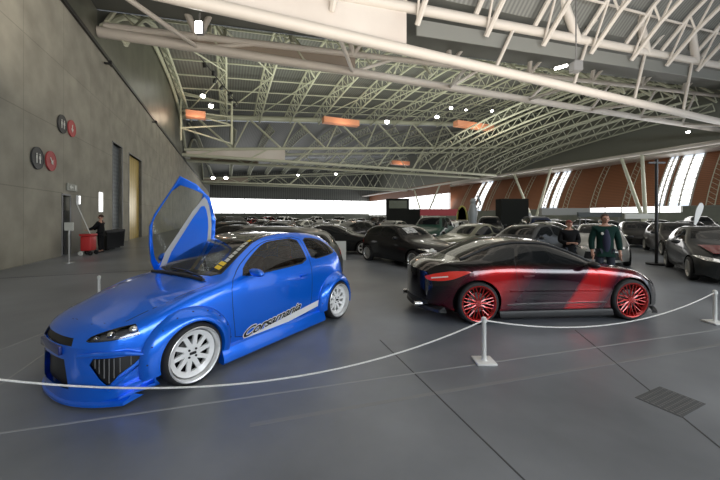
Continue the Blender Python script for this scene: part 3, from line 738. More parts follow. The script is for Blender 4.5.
def circle(cx, cz, r, n=28): return [(cx+r*math.cos(2*PI*k/n), cz+r*math.sin(2*PI*k/n)) for k in range(n)]
def grow(poly, d):
    cx = sum(p[0] for p in poly)/len(poly); cy = sum(p[1] for p in poly)/len(poly); n = len(poly); out = []
    area_ = sum(poly[i][0]*poly[(i+1) % n][1]-poly[(i+1) % n][0]*poly[i][1] for i in range(n)); sg = 1 if area_ > 0 else -1
    for i in range(n):
        a, b, c = poly[i-1], poly[i], poly[(i+1) % n]
        n1 = Vector((b[1]-a[1], -(b[0]-a[0]))).normalized()*sg; n2 = Vector((c[1]-b[1], -(c[0]-b[0]))).normalized()*sg
        m_ = (n1+n2); m_ = m_/max(.4, m_.dot(n1)*1.0) if m_.length > 1e-6 else n1
        out.append((b[0]+m_.x*d, b[1]+m_.y*d))
    return out
def smoothpoly(poly, it=2):
    for _ in range(it):
        o = []
        for i in range(len(poly)):
            a, b = poly[i], poly[(i+1) % len(poly)]
            o.append((a[0]*.78+b[0]*.22, a[1]*.78+b[1]*.22)); o.append((a[0]*.22+b[0]*.78, a[1]*.22+b[1]*.78))
        poly = o
    return poly
def setpart(bm, faces, pid):
    l = bm.faces.layers.int['part']
    for f in faces: f[l] = pid
def extract(bm, pid, name, mats, parent, off=0.0, mi=None, pred=None):
    l = bm.faces.layers.int['part']; nb = bmesh.new(); mp = {}
    ids = pid if isinstance(pid, (list, tuple)) else [pid]
    for v in bm.verts: v.normal_update()
    for f in bm.faces:
        if f[l] not in ids or (pred and not pred(f)): continue
        vs = []
        for v in f.verts:
            if v not in mp: mp[v] = nb.verts.new(v.co + v.normal*off)
            vs.append(mp[v])
        try: g = nb.faces.new(vs)
        except ValueError: continue
        if mi: g.material_index = mi.get(f[l], 0)
    me = bpy.data.meshes.new(name); nb.to_mesh(me); nb.free()
    o = bpy.data.objects.new(name, me); C.objects.link(o); o.parent = parent
    for mm in (mats if isinstance(mats, (list, tuple)) else [mats]): me.materials.append(mm)
    for p in me.polygons: p.use_smooth = True
    try: me.set_sharp_from_angle(angle=math.radians(42))
    except Exception: pass
    return o
def side(s, lo=2, hi=5):
    return lambda f: f[f.id_data_seg] if False else None
def mkfilt(bm, s=None, segs=None, xmax=None, xmin=None, zmin=None, zmax=None):
    l = bm.faces.layers.int['seg']
    def fn(f):
        c = f.calc_center_median()
        if s is not None and c.y*s < 0: return False
        if segs is not None and f[l] not in segs: return False
        if xmax is not None and c.x > xmax: return False
        if xmin is not None and c.x < xmin: return False
        if zmin is not None and c.z < zmin: return False
        if zmax is not None and c.z > zmax: return False
        return True
    return fn
def proj_y(bvh, x, z, s):
    h = bvh.ray_cast(Vector((x, s*3, z)), Vector((0, -s, 0)))
    return h[0].y if h[0] else s*.8
# wheel centred at origin, outer face towards -y (or +y if s = 1)
def wheel(name, parent, R, rr, width, s, style, rimmat, n=40, lip=None):
    t = empty(name); t.parent = parent
    o = -s   # outward
    bm = bmesh.new(); h = width/2
    prof = [(rr*.97, -h*.95), (rr+.01, -h), (R-.02, -h*.96), (R-.004, -h*.8), (R, -h*.4), (R, h*.4), (R-.004, h*.8), (R-.02, h*.96), (rr+.01, h), (rr*.97, h*.95)]
    lathe(bm, prof, n); link('tyre', bm, M['tire'], t)
    f = -1 if s < 0 else 1   # outer side sign of y
    bm = bmesh.new(); dp = .07 if style == 'blade' else .035
    lathe(bm, [(rr, f*h*1.0), (rr-.006, f*(h+.004)), (rr-.018, f*h), (rr-.03, f*(h-dp*.7)), (rr-.04, f*(h-dp)), (rr-.045, -f*h)], n); link('rim_lip', bm, lip or rimmat, t)
    bm = bmesh.new(); yo = f*(h-dp); R1 = rr-.036
    ex = (0, -f*.025, 0)
    if style == 'blade':
        R1 = rr-.075
        for k in range(10):
            a = 2*PI*k/10; tw = .10
            def pt(r, da): return (r*math.cos(a+da), yo, r*math.sin(a+da))
            prism(bm, [pt(.06, -.36), pt(.06, .36), pt(R1*.42, .31), pt(R1*.88, .12+tw), pt(R1, .16+tw), pt(R1, -.16+tw), pt(R1*.88, -.12+tw), pt(R1*.42, -.30)], ex)
        lathe(bm, [(R1+.036, yo+f*.022), (R1-.012, yo+f*.002), (R1-.012, yo-f*.03)], n)
        lathe(bm, [(.001, yo+f*.003), (.085, yo+f*.002), (.09, yo-f*.02)], 24)
    elif style == 'mesh':
        for k in range(12):
            a = 2*PI*k/12
            for d in (-.16, .16):
                p = Vector((.05*math.cos(a), yo, .05*math.sin(a))); q = Vector((R1*math.cos(a+d), yo+f*.012, R1*math.sin(a+d)))
                m_ = Vector((R1*.5*math.cos(a+d*.25), yo+f*.003, R1*.5*math.sin(a+d*.25)))
                tube(bm, p, m_, .011, 6); tube(bm, m_, q, .0095, 6)
        lathe(bm, [(.001, yo+f*.02), (.05, yo+f*.015), (.055, yo-f*.01)], 20)
    else:
        ns_ = 5 if style == 'five' else 10
        for k in range(ns_):
            a = 2*PI*k/ns_; wv = .22 if ns_ == 5 else .11
            def pt(r, da): return (r*math.cos(a+da), yo, r*math.sin(a+da))
            prism(bm, [pt(.05, -.5), pt(.05, .5), pt(R1, wv), pt(R1, -wv)], ex)
        lathe(bm, [(.001, yo+f*.003), (.06, yo+f*.002), (.065, yo-f*.02)], 16)
    link('rim_spokes', bm, rimmat, t)
    bm = bmesh.new(); lathe(bm, [(.02, yo-f*.06), (R1*.62, yo-f*.06), (R1*.62, yo-f*.075), (.02, yo-f*.075)], 24); link('brake_disc', bm, M['grey'], t)
    bm = bmesh.new(); lathe(bm, [(.0005, yo-f*.1), (rr-.01, yo-f*.1)], n); link('wheel_back', bm, M['dark'], t)
    if style == 'blade':
        bm = bmesh.new()
        for k in range(4):
            a = PI/4+k*PI/2; p = (.05*math.cos(a), yo+f*.002, .05*math.sin(a)); tube(bm, p, (p[0], yo+f*.012, p[2]), .011, 8)
        box(bm, -.03, .035, min(yo, yo+f*.014), max(yo, yo+f*.014), -.012, .012)
        link('wheel_bolts', bm, M['black'], t)
    return t
def wells(bm_parent, T, xf, xr, zc, Ra, s, parent):
    for xc in (xf, xr):
        bm = bmesh.new()
        W = pch(T['wm'], xc); y0 = s*(W-.035); y1 = s*(W-.42); n = 26
        a, b = [], []
        for k in range(n+1):
            t = -0.25+(PI+.5)*k/n
            a.append(bm.verts.new((xc+(Ra+.012)*math.cos(t), y0, zc+(Ra+.012)*math.sin(t)))); b.append(bm.verts.new((xc+(Ra+.012)*math.cos(t), y1, zc+(Ra+.012)*math.sin(t))))
        for k in range(n): bm.faces.new((a[k], a[k+1], b[k+1], b[k]))
        bm.faces.new(b)
        link('wheel_well', bm, M['dark'], parent, False)
def stickon(parent, bvh, poly, s, m, name, off=.004, th=.002):
    """thin vinyl polygon (x,z) laid onto the body side"""
    bm = bmesh.new(); vs = [bm.verts.new((x, 0, z)) for x, z in poly]; bm.faces.new(vs)
    bmesh.ops.triangulate(bm, faces=bm.faces[:])
    for _ in range(3):
        bmesh.ops.subdivide_edges(bm, edges=[e for e in bm.edges if e.calc_length() > .12], cuts=1)
    for v in bm.verts: v.co.y = proj_y(bvh, v.co.x, v.co.z, s)+s*off
    o = link(name, bm, m, parent, True)
    return o
def headlamp(parent, faces_part, bm, pid, inner):
    pass

# ---- blue hatchback
def build_blue():
    root = empty('blue_hatchback')
    tag(root, 'bright blue wide-body three-door hatchback with white deep-dish wheels and one door raised', 'car')
    L = 3.93; xf, xr, zc = .86, 3.35, .31
    T = dict(
     zb=[(0, .055), (.5, .06), (.8, .09), (3.5, .10), (L, .16)],
     wl=[(0, .71), (.3, .79), (.8, .80), (3.3, .80), (3.7, .76), (L, .66)],
     zm=[(0, .36), (.5, .42), (1.5, .50), (3.2, .58), (L, .50)],
     wm=[(0, .72), (.2, .80), (.8, .855), (1.5, .845), (2.8, .85), (3.35, .865), (3.7, .81), (L, .70)],
     zs=[(0, .50), (.08, .60), (.3, .68), (.6, .77), (.9, .84), (1.2, .885), (1.6, .935), (2.6, .985), (3.2, 1.04), (3.6, 1.02), (3.8, .86), (3.88, .75), (L, .62)],
     ws=[(0, .66), (.1, .70), (.3, .755), (.6, .79), (.9, .80), (1.3, .80), (1.6, .80), (2.6, .80), (3.2, .775), (3.6, .73), (3.8, .70), (L, .62)],
     zr=[(0, .53), (.08, .635), (.3, .725), (.6, .82), (.9, .89), (1.18, .945), (1.32, 1.0), (1.6, 1.17), (1.92, 1.345), (2.1, 1.395), (2.5, 1.42), (2.9, 1.405), (3.2, 1.365), (3.45, 1.285), (3.65, 1.12), (3.78, .98), (3.86, .82), (L, .66)],
     wr=[(0, .52), (.1, .56), (.6, .64), (1.18, .70), (1.3, .695), (1.6, .63), (1.92, .575), (2.5, .565), (3.2, .555), (3.45, .55), (3.65, .57), (3.8, .58), (L, .52)],
     zt=[(0, .54), (.06, .64), (.15, .70), (.3, .755), (.6, .865), (.9, .93), (1.10, .975), (1.2, 1.02), (1.5, 1.20), (1.82, 1.375), (2.0, 1.42), (2.4, 1.45), (2.9, 1.44), (3.25, 1.395), (3.5, 1.33), (3.62, 1.22), (3.76, 1.03), (3.84, .88), (3.9, .76), (L, .70)],
     lf=1.0, kf=.42, pf=2.6, lr=.7, kr=.22, pr=2.6)
    bm = car_skin(T, L, 78); bvh = BVHTree.FromBMesh(bm)
    S = {'body': 0, 'seam': 1, 'well': 2, 'door': 3, 'glassL': 4, 'glassQ': 5, 'wind': 6, 'rear': 7, 'light': 8, 'grille': 9, 'doorR': 10, 'glassR': 11, 'pillar': 12, 'intake': 13, 'lower': 14, 'tail': 15, 'plate': 16, 'glassQR': 17}
    side_seg = [2, 3, 4, 5]
    door = smoothpoly([(1.40, .22), (1.36, .60), (1.37, .93), (1.52, 1.075), (1.74, 1.22), (1.95, 1.335), (2.12, 1.375), (2.70, 1.395), (2.745, 1.2), (2.76, .9), (2.73, .5), (2.66, .22)], 1)
    glassd = smoothpoly([(1.56, .985), (1.60, 1.065), (1.80, 1.20), (2.0, 1.315), (2.14, 1.345), (2.62, 1.365), (2.665, 1.2), (2.68, 1.03), (2.2, 1.005)], 1)
    glassq = smoothpoly([(2.83, 1.05), (2.80, 1.2), (2.79, 1.362), (3.10, 1.335), (3.30, 1.26), (3.45, 1.15), (3.47, 1.10), (3.2, 1.07)], 1)
    hood_filt = mkfilt(bm, None, [4, 5, 6, 7, 10], xmax=1.3)
    for s, ids in ((-1, ('door', 'glassL', 'glassQ')), (1, ('doorR', 'glassR', 'glassQR'))):
        F = mkfilt(bm, s, side_seg)
        for xc in (xf, xr):
            fs = cut(bm, circle(xc, zc, .352), (0, 2), mkfilt(bm, s, [1, 2, 3, 4, 5])); setpart(bm, fs, S['well'])
        fs = cut(bm, grow(door, .007), (0, 2), F); setpart(bm, fs, S['seam'])
        fs = cut(bm, door if s < 0 else [(1.50, .50), (1.38, .66), (1.37, .93), (1.52, 1.075), (1.74, 1.22), (1.95, 1.335), (2.12, 1.375), (2.75, 1.40), (2.77, 1.2), (2.70, .95), (2.46, .70), (2.15, .52)], (0, 2), F); setpart(bm, fs, S[ids[0]])
        if s == -1:
            fs = cut(bm, grow(glassd, .022), (0, 2), mkfilt(bm, s, [5])); setpart(bm, fs, S['pillar'])
        fs = cut(bm, glassd if s < 0 else grow(glassd, .018), (0, 2), mkfilt(bm, s, [5])); setpart(bm, fs, S[ids[1]])
        fs = cut(bm, grow(glassq, .015), (0, 2), mkfilt(bm, s, [5])); setpart(bm, fs, S['pillar'])
        fs = cut(bm, glassq, (0, 2), mkfilt(bm, s, [5])); setpart(bm, fs, S[ids[2]])
    F = mkfilt(bm, None, [6, 7])
    setpart(bm, [f for f in bm.faces if f[bm.faces.layers.int['part']] == 10 and f.calc_center_median().z < .48], 0)
    ws_poly = [(1.19, 0), (1.20, .3), (1.27, .56), (1.34, .63), (1.6, .575), (1.88, .52), (1.84, .3), (1.83, 0), (1.84, -.3), (1.88, -.52), (1.6, -.575), (1.34, -.63), (1.27, -.56), (1.20, -.3)]
    fs = cut(bm, grow(ws_poly, .02), (0, 1), F); setpart(bm, fs, S['pillar'])
    fs = cut(bm, ws_poly, (0, 1), F); setpart(bm, fs, S['wind'])
    rg = [(3.50, .44), (3.66, .48), (3.73, .47), (3.73, -.47), (3.66, -.48), (3.50, -.44)]
    fs = cut(bm, rg, (0, 1), F); setpart(bm, fs, S['rear'])
    rf_ = [(1.90, .54), (1.86, .3), (1.85, 0), (1.86, -.3), (1.90, -.54), (2.5, -.50), (3.42, -.48), (3.47, 0), (3.42, .48), (2.5, .50)]
    setpart(bm, cut(bm, rf_, (0, 1), F), 18)
    # bonnet shut line
    hood = [(.16, 0), (.20, .35), (.34, .58), (.7, .66), (1.17, .70), (1.13, .35), (1.11, 0), (1.13, -.35), (1.17, -.70), (.7, -.66), (.34, -.58), (.20, -.35)]
    Fh = mkfilt(bm, None, [5, 6, 7], xmax=1.3)
    o1 = cut(bm, grow(hood, .004), (0, 1), Fh); o2 = cut(bm, grow(hood, -.004), (0, 1), Fh); o2s = set(o2)
    setpart(bm, [f for f in o1 if f.is_valid and f not in o2s], S['seam'])
    # front fascia
    Ff = mkfilt(bm, None, [2, 3, 4, 5, 6, 7, 10], xmax=.80)
    for s in (-1, 1):
        hl = [(s*.47, .585), (s*.60, .59), (s*.74, .61), (s*.80, .64), (s*.79, .70), (s*.70, .70), (s*.60, .675), (s*.49, .625)]
        hl = smoothpoly(hl, 1)
        cut(bm, [(-.1, .5), (.435, .5), (.405, .85), (-.1, .85)], (0, 2), mkfilt(bm, s, [3, 4, 5, 6, 7, 10], xmax=.8))
        Fl = lambda f: Ff(f) and f.calc_center_median().x < .435-(f.calc_center_median().z-.5)*.0857
        fs = cut(bm, grow(hl, .006), (1, 2), Fl); setpart(bm, fs, S['seam'])
        fs = cut(bm, hl, (1, 2), Fl); setpart(bm, fs, S['light'])
        tri = smoothpoly([(s*.50, .445), (s*.77, .45), (s*.79, .40), (s*.68, .215), (s*.645, .205)], 1)
        fs = cut(bm, tri, (1, 2), mkfilt(bm, s, [2, 3, 4, 10], xmax=.5)); setpart(bm, fs, S['intake'])
    g1 = [(-.36, .545), (.36, .545), (.33, .605), (-.33, .605)]
    fs = cut(bm, g1, (1, 2), Ff); setpart(bm, fs, S['grille'])
    g2 = [(-.27, .42), (.27, .42), (.33, .16), (-.33, .16)]
    fs = cut(bm, g2, (1, 2), mkfilt(bm, None, [2, 3, 4, 10], xmax=.4)); setpart(bm, fs, S['lower'])
    # tail lamps
    for s in (-1, 1):
        tl = [(3.74, .74), (3.76, .98), (3.86, .98), (3.95, .74)]
        fs = cut(bm, tl, (0, 2), mkfilt(bm, s, [4, 5])); setpart(bm, fs, S['tail'])
    bl = M['blue']
    extract(bm, [0, 1, 12], 'body', [bl, M['seam'], M['black']], root, mi={0: 0, 1: 1, 12: 2})
    extract(bm, 18, 'roof_panel', mat('gloss_black_roof', (.01, .01, .012), .2, coat=1), root)
    extract(bm, 3, 'door', bl, root)
    extract(bm, 4, 'door_window', M['glass'], root)
    extract(bm, 5, 'quarter_window', M['glass'], root); extract(bm, 17, 'quarter_window', M['glass'], root)
    extract(bm, 6, 'windscreen', M['glassclear'], root); extract(bm, 7, 'rear_window', M['glass'], root)
    for s in (-1, 1):
        h = extract(bm, 8, 'headlamp', M['lens'], root, .003, pred=lambda f, s=s: f.calc_center_median().y*s > 0)
        extract(bm, 8, 'lamp_bowl', mat('grey_bowl', (.22, .23, .25), .25, .7), h, -.03, pred=lambda f, s=s: f.calc_center_median().y*s > 0)
        for (y, z, r) in ((.60, .632, .035), (.70, .660, .04), (.52, .608, .025)):
            h0 = bvh.ray_cast(Vector((-1, s*y, z)), Vector((1, 0, 0)))[0]; q = bmesh.new(); ball(q, (h0.x+r*.9, s*y, z-.004), r, r, r*.9, 14); link('reflector', q, M['bulb'], h)
        extract(bm, 15, 'tail_lamp', M['taillens'], root, .003, pred=lambda f, s=s: f.calc_center_median().y*s > 0)
        it = extract(bm, 13, 'side_intake', M['black'], root, -.015, pred=lambda f, s=s: f.calc_center_median().y*s > 0)
        q = bmesh.new()
        for k in range(8):
            y = s*(.54+k*.031); zt_ = .44; zb_ = .225 + abs(k-4)*.045
            if zb_ > .40: continue
            bx = bvh.ray_cast(Vector((-1, y, .35)), Vector((1, 0, 0)))[0]
            if bx: tube(q, (bx.x+.005, y, zb_), (bx.x+.005, y, zt_), .005, 5)
        link('intake_slat', q, M['grey'], it)
    gg = extract(bm, 9, 'upper_grille', M['black'], root, -.02)
    extract(bm, 14, 'lower_grille', M['black'], root, -.04)
    # bumper blade around the side intake, splitter, canards
    q = bmesh.new()
    def fx(y, z): h = bvh.ray_cast(Vector((-1, y, z)), Vector((1, 0, 0))); return h[0].x if h[0] else .35
    n = 28; top = []; out = []
    for k in range(n+1):
        y = -.76+1.52*k/n; x = .42*(abs(y)/.865)**2.6+.005
        top.append((x+.05, y, .10)); out.append((x-.022, y*1.02, .05))
    A = [[q.verts.new(p) for p in top], [q.verts.new((x-.010, y*1.01, .08)) for x, y, z in top], [q.verts.new(p) for p in out], [q.verts.new((p[0], p[1], p[2]-.022)) for p in out], [q.verts.new((p[0]+.1, p[1], .045)) for p in top]]
    for i in range(4):
        for k in range(n): q.faces.new((A[i][k], A[i][k+1], A[i+1][k+1], A[i+1][k]))
    for k in (0, n): q.faces.new([A[i][k] for i in range(5)])
    link('front_splitter', q, bl, root)
    for s in (-1, 1):
        q = bmesh.new()
        path(q, [(fx(s*.44, .46)+.0, s*.44, .465), (fx(s*.60, .48)-.012, s*.62, .49), (fx(s*.73, .475)-.012, s*.78, .485), (fx(s*.80, .42)+.02, s*.83, .42), (fx(s*.74, .28), s*.745, .27), (fx(s*.66, .18), s*.66, .17)], .022, 8)
        link('intake_surround', q, bl, root)
        for dz in (.02, .10):
            q = bmesh.new()
            prism(q, [(.26, s*.74, .06+dz), (.50, s*.88, .13+dz), (.52, s*.80, .14+dz), (.30, s*.68, .07+dz)], (0, 0, .018)); link('canard', q, bl, root, False)
        # flares
        for xc, nm in ((xf, 'fender_flare'), (xr, 'fender_flare')):
            q = bmesh.new(); rows = []; n = 30
            for k in range(n+1):
                t = math.radians(-14+208*k/n); row = []
                for (r, o_) in ((.322, -.03), (.322, .075), (.330, .09), (.35, .094), (.39, .080), (.43, .055), (.462, .018), (.468, -.01)):
                    x = xc+r*math.cos(t); z = zc+r*math.sin(t)
                    z = max(z, .07)
                    yb = abs(proj_y(bvh, x, min(max(z, .14), .90), s)); yb = max(yb, .81)
                    row.append(q.verts.new((x, s*(yb+o_), z)))
                rows.append(row)
            for k in range(n):
                for j in range(7): q.faces.new((rows[k][j], rows[k+1][j], rows[k+1][j+1], rows[k][j+1]))
            fo = link(nm, q, bl, root)
            q = bmesh.new()
            for k in range(9):
                t = math.radians(5+170*k/8); x = xc+.425*math.cos(t); z = zc+.425*math.sin(t); yb = max(.81, abs(proj_y(bvh, x, min(z, .9), s)))
                tube(q, (x, s*(yb+.050), z), (x, s*(yb+.062), z), .007, 6)
            link('rivet', q, M['black'], fo)
        # skirts
        q = bmesh.new(); rows = []
        for k in range(13):
            x = 1.20+1.80*k/12; r_ = [(.80, .26), (.865, .22), (.90, .12), (.905, .075), (.885, .055), (.80, .06)]
            rows.append([q.verts.new((x, s*y, z)) for y, z in r_])
        for k in range(12):
            for j in range(6): q.faces.new((rows[k][j], rows[k+1][j], rows[k+1][(j+1) % 6], rows[k][(j+1) % 6]))
        q.faces.new(rows[0]); q.faces.new(rows[-1]); link('side_skirt', q, bl, root)
        wells(bm, T, xf, xr, zc, .352, s, root)
        for xc in (xf, xr):
            w_ = wheel('wheel', root, .31, .272, .24, s, 'blade', M['rimwhite'], 48, M['lip'])
            w_.location = (xc, s*.815, zc)
    # mirror on the near side
    q = bmesh.new(); ball(q, (1.60, -.955, 1.03), .06, .12, .048, 18, mtx=Matrix.Rotation(.12, 4, 'X')); mo = link('door_mirror', q, bl, root)
    q = bmesh.new(); tube(q, (1.62, -.76, .985), (1.61, -.9, 1.01), .022, 8); link('mirror_arm', q, M['black'], mo)
    q = bmesh.new(); box(q, 2.50, 2.66, -.865, -.835, .82, .845)
    for v in q.verts: v.co.y = proj_y(bvh, v.co.x, .83, -1) - (.03 if v.co.y < -.85 else .0)
    bmesh.ops.bevel(q, geom=q.edges[:], offset=.006, segments=2, affect='EDGES'); link('door_handle', q, bl, root)
    # raised right door
    dr = extract(bm, 10, 'raised_door', [bl, M['silver']], root)
    md = dr.modifiers.new('thick', 'SOLIDIFY'); md.thickness = .035; md.offset = -1
    gl = extract(bm, 11, 'door_window', M['glassclear'], dr)
    # blue insert on its inner face
    q = bmesh.new(); ins = smoothpoly([(1.55, .59), (1.50, .74), (1.56, .92), (2.52, .975), (2.57, .92), (2.38, .755), (2.10, .60)], 1)
    ring = smoothpoly([(1.50, .55), (1.43, .72), (1.46, .985), (2.68, 1.03), (2.64, .93), (2.42, .73), (2.12, .56)], 1)
    q2 = bmesh.new(); q2.faces.new([q2.verts.new((x, proj_y(bvh, x, z, 1)-.05, z)) for x, z in ring]); bmesh.ops.triangulate(q2, faces=q2.faces[:]); bmesh.ops.solidify(q2, geom=q2.faces[:], thickness=.012); link('inner_trim', q2, mat('pale_grey_trim', (.5, .5, .5), .4), dr, False)
    vs = [q.verts.new((x, proj_y(bvh, x, z, 1)-.068, z)) for x, z in ins]; q.faces.new(vs); bmesh.ops.triangulate(q, faces=q.faces[:])
    r_ = bmesh.ops.solidify(q, geom=q.faces[:], thickness=.012); link('door_card', q, bl, dr, False)
    q = bmesh.new(); ball(q, (1.60, .96, 1.02), .07, .11, .06, 16); link('door_mirror', q, bl, dr)
    piv = Vector((1.40, .80, .84))
    Rm = Matrix.Translation(piv) @ Matrix.Rotation(math.radians(DOOR_SWING), 4, 'Z') @ Matrix.Rotation(-math.radians(DOOR_LIFT), 4, 'Y') @ Matrix.Translation(-piv)
    dr.matrix_local = Rm
    # cabin
    def part(nm, q, m, par=root, sm=True): return link(nm, q, m, par, sm)
    q = bevbox(1.22, 1.75, -.66, .66, .62, .93, .05); part('dashboard', q, M['black'])
    q = bevbox(1.4, 3.4, -.66, .66, .16, .22, .02); part('cabin_floor', q, M['black'])
    for y in (-.36, .36):
        q = bevbox(2.05, 2.55, y-.24, y+.24, .28, .52, .06); st = part('seat', q, M['leather'])
        q = bevbox(2.48, 2.62, y-.23, y+.23, .45, 1.06, .06); bmesh.ops.rotate(q, cent=(2.5, y, .5), matrix=Matrix.Rotation(.2, 3, 'Y'), verts=q.verts[:]); link('seat_back', q, M['leather'], st)
        q = bevbox(2.60, 2.70, y-.12, y+.12, 1.06, 1.24, .04); link('headrest', q, M['leather'], st)
    q = bevbox(3.0, 3.2, -.55, .55, .45, .98, .06); part('rear_seat', q, M['leather'])
    q = bmesh.new(); nn = 24; pts = [(1.83+.06*math.sin(2*PI*k/nn), -.36+.17*math.cos(2*PI*k/nn), .90+.16*math.sin(2*PI*k/nn)) for k in range(nn+1)]; path(q, pts, .014, 6); part('steering_wheel', q, M['black'])
    # wiper and cowl
    q = bmesh.new(); path(q, [(1.19, -.5, .995), (1.205, -.1, 1.04), (1.20, .2, 1.045)], .009, 6); part('wiper', q, M['black'])
    q = bmesh.new(); path(q, [(1.155, -.58, .975), (1.14, -.3, .995), (1.13, 0, 1.0), (1.14, .3, .995), (1.155, .58, .975)], .022, 8); part('cowl', q, M['black'])
    # stickers along the near edge of the windscreen
    for k in range(9):
        t = k/8; x = 1.36+.50*t; y = -.575+.07*t; x2 = x+.05; wd_ = .10 if k < 2 else .06
        q = bmesh.new(); ps = []
        for (a, b) in ((x, y), (x2, y), (x2, y+wd_), (x, y+wd_)):
            h = bvh.ray_cast(Vector((a, b, 3)), Vector((0, 0, -1)))[0]; ps.append(h+Vector((-.003, 0, .004)))
        q.faces.new([q.verts.new(p) for p in ps]); part('sticker', q, M['yellow'] if k in (0, 1, 8) else M['signwhite'], sm=False)
    # headlight shaped badge on front, plate recess
    q = bevbox(-.012, .02, -.25, .25, .455, .535, .008); part('plate_panel', q, mat('deep_blue_panel', (0.005, 0.02, 0.16), .35, .3, coat=1))
    # vinyl stripe and lettering, left side
    stripe = [(1.27, .235), (2.98, .515), (3.00, .43), (2.9, .41), (1.25, .135)]
    stickon(root, bvh, [(1.25, .16), (1.30, .215), (2.99, .415), (2.93, .315), (2.6, .275), (1.24, .13)], -1, M['white'], 'side_stripe')
    cu = bpy.data.curves.new('lettering', 'FONT'); cu.body = 'Corsamania'; cu.size = .20; cu.shear = .5; cu.space_character = .95; cu.offset = .004
    to = bpy.data.objects.new('tmp', cu); C.objects.link(to); dg = bpy.context.evaluated_depsgraph_get(); me = bpy.data.meshes.new_from_object(to.evaluated_get(dg)); bpy.data.objects.remove(to)
    def letter(me, m, off, grow_):
        q = bmesh.new(); q.from_mesh(me); bmesh.ops.triangulate(q, faces=q.faces[:])
        wmax = max(v.co.x for v in q.verts); sx = 1.02/wmax
        for v in q.verts:
            x = 1.47+v.co.x*sx+grow_[0]; z = .245+(v.co.x*sx)*.12+v.co.y*.72+grow_[1]; v.co = Vector((x, proj_y(bvh, x, z, -1)-off, z))
        return q
    for g_ in ((-.009, 0), (.009, 0), (0, .009), (0, -.009)): pass
    q = bmesh.new()
    for g_ in ((-.011, 0), (.011, 0), (0, .011), (0, -.011), (.008, .008), (-.008, -.008)):
        t_ = letter(me, None, .006, g_); mm = bpy.data.meshes.new('t'); t_.to_mesh(mm); t_.free(); q.from_mesh(mm); bpy.data.meshes.remove(mm)
    link('letter_outline', q, M['white'], root, False)
    link('lettering', letter(me, None, .009, (0, 0)), M['black'], root, False)
    bm.free()
    return root
DOOR_LIFT = 57; DOOR_SWING = -42
blue = build_blue()
th = math.atan2(.848, .531); blue.rotation_euler = (0, 0, th)
c_, s_ = math.cos(th), math.sin(th)
lx, ly = .86, -.93
blue.location = (-1.66-(lx*c_-ly*s_), 3.24-(lx*s_+ly*c_), 0)

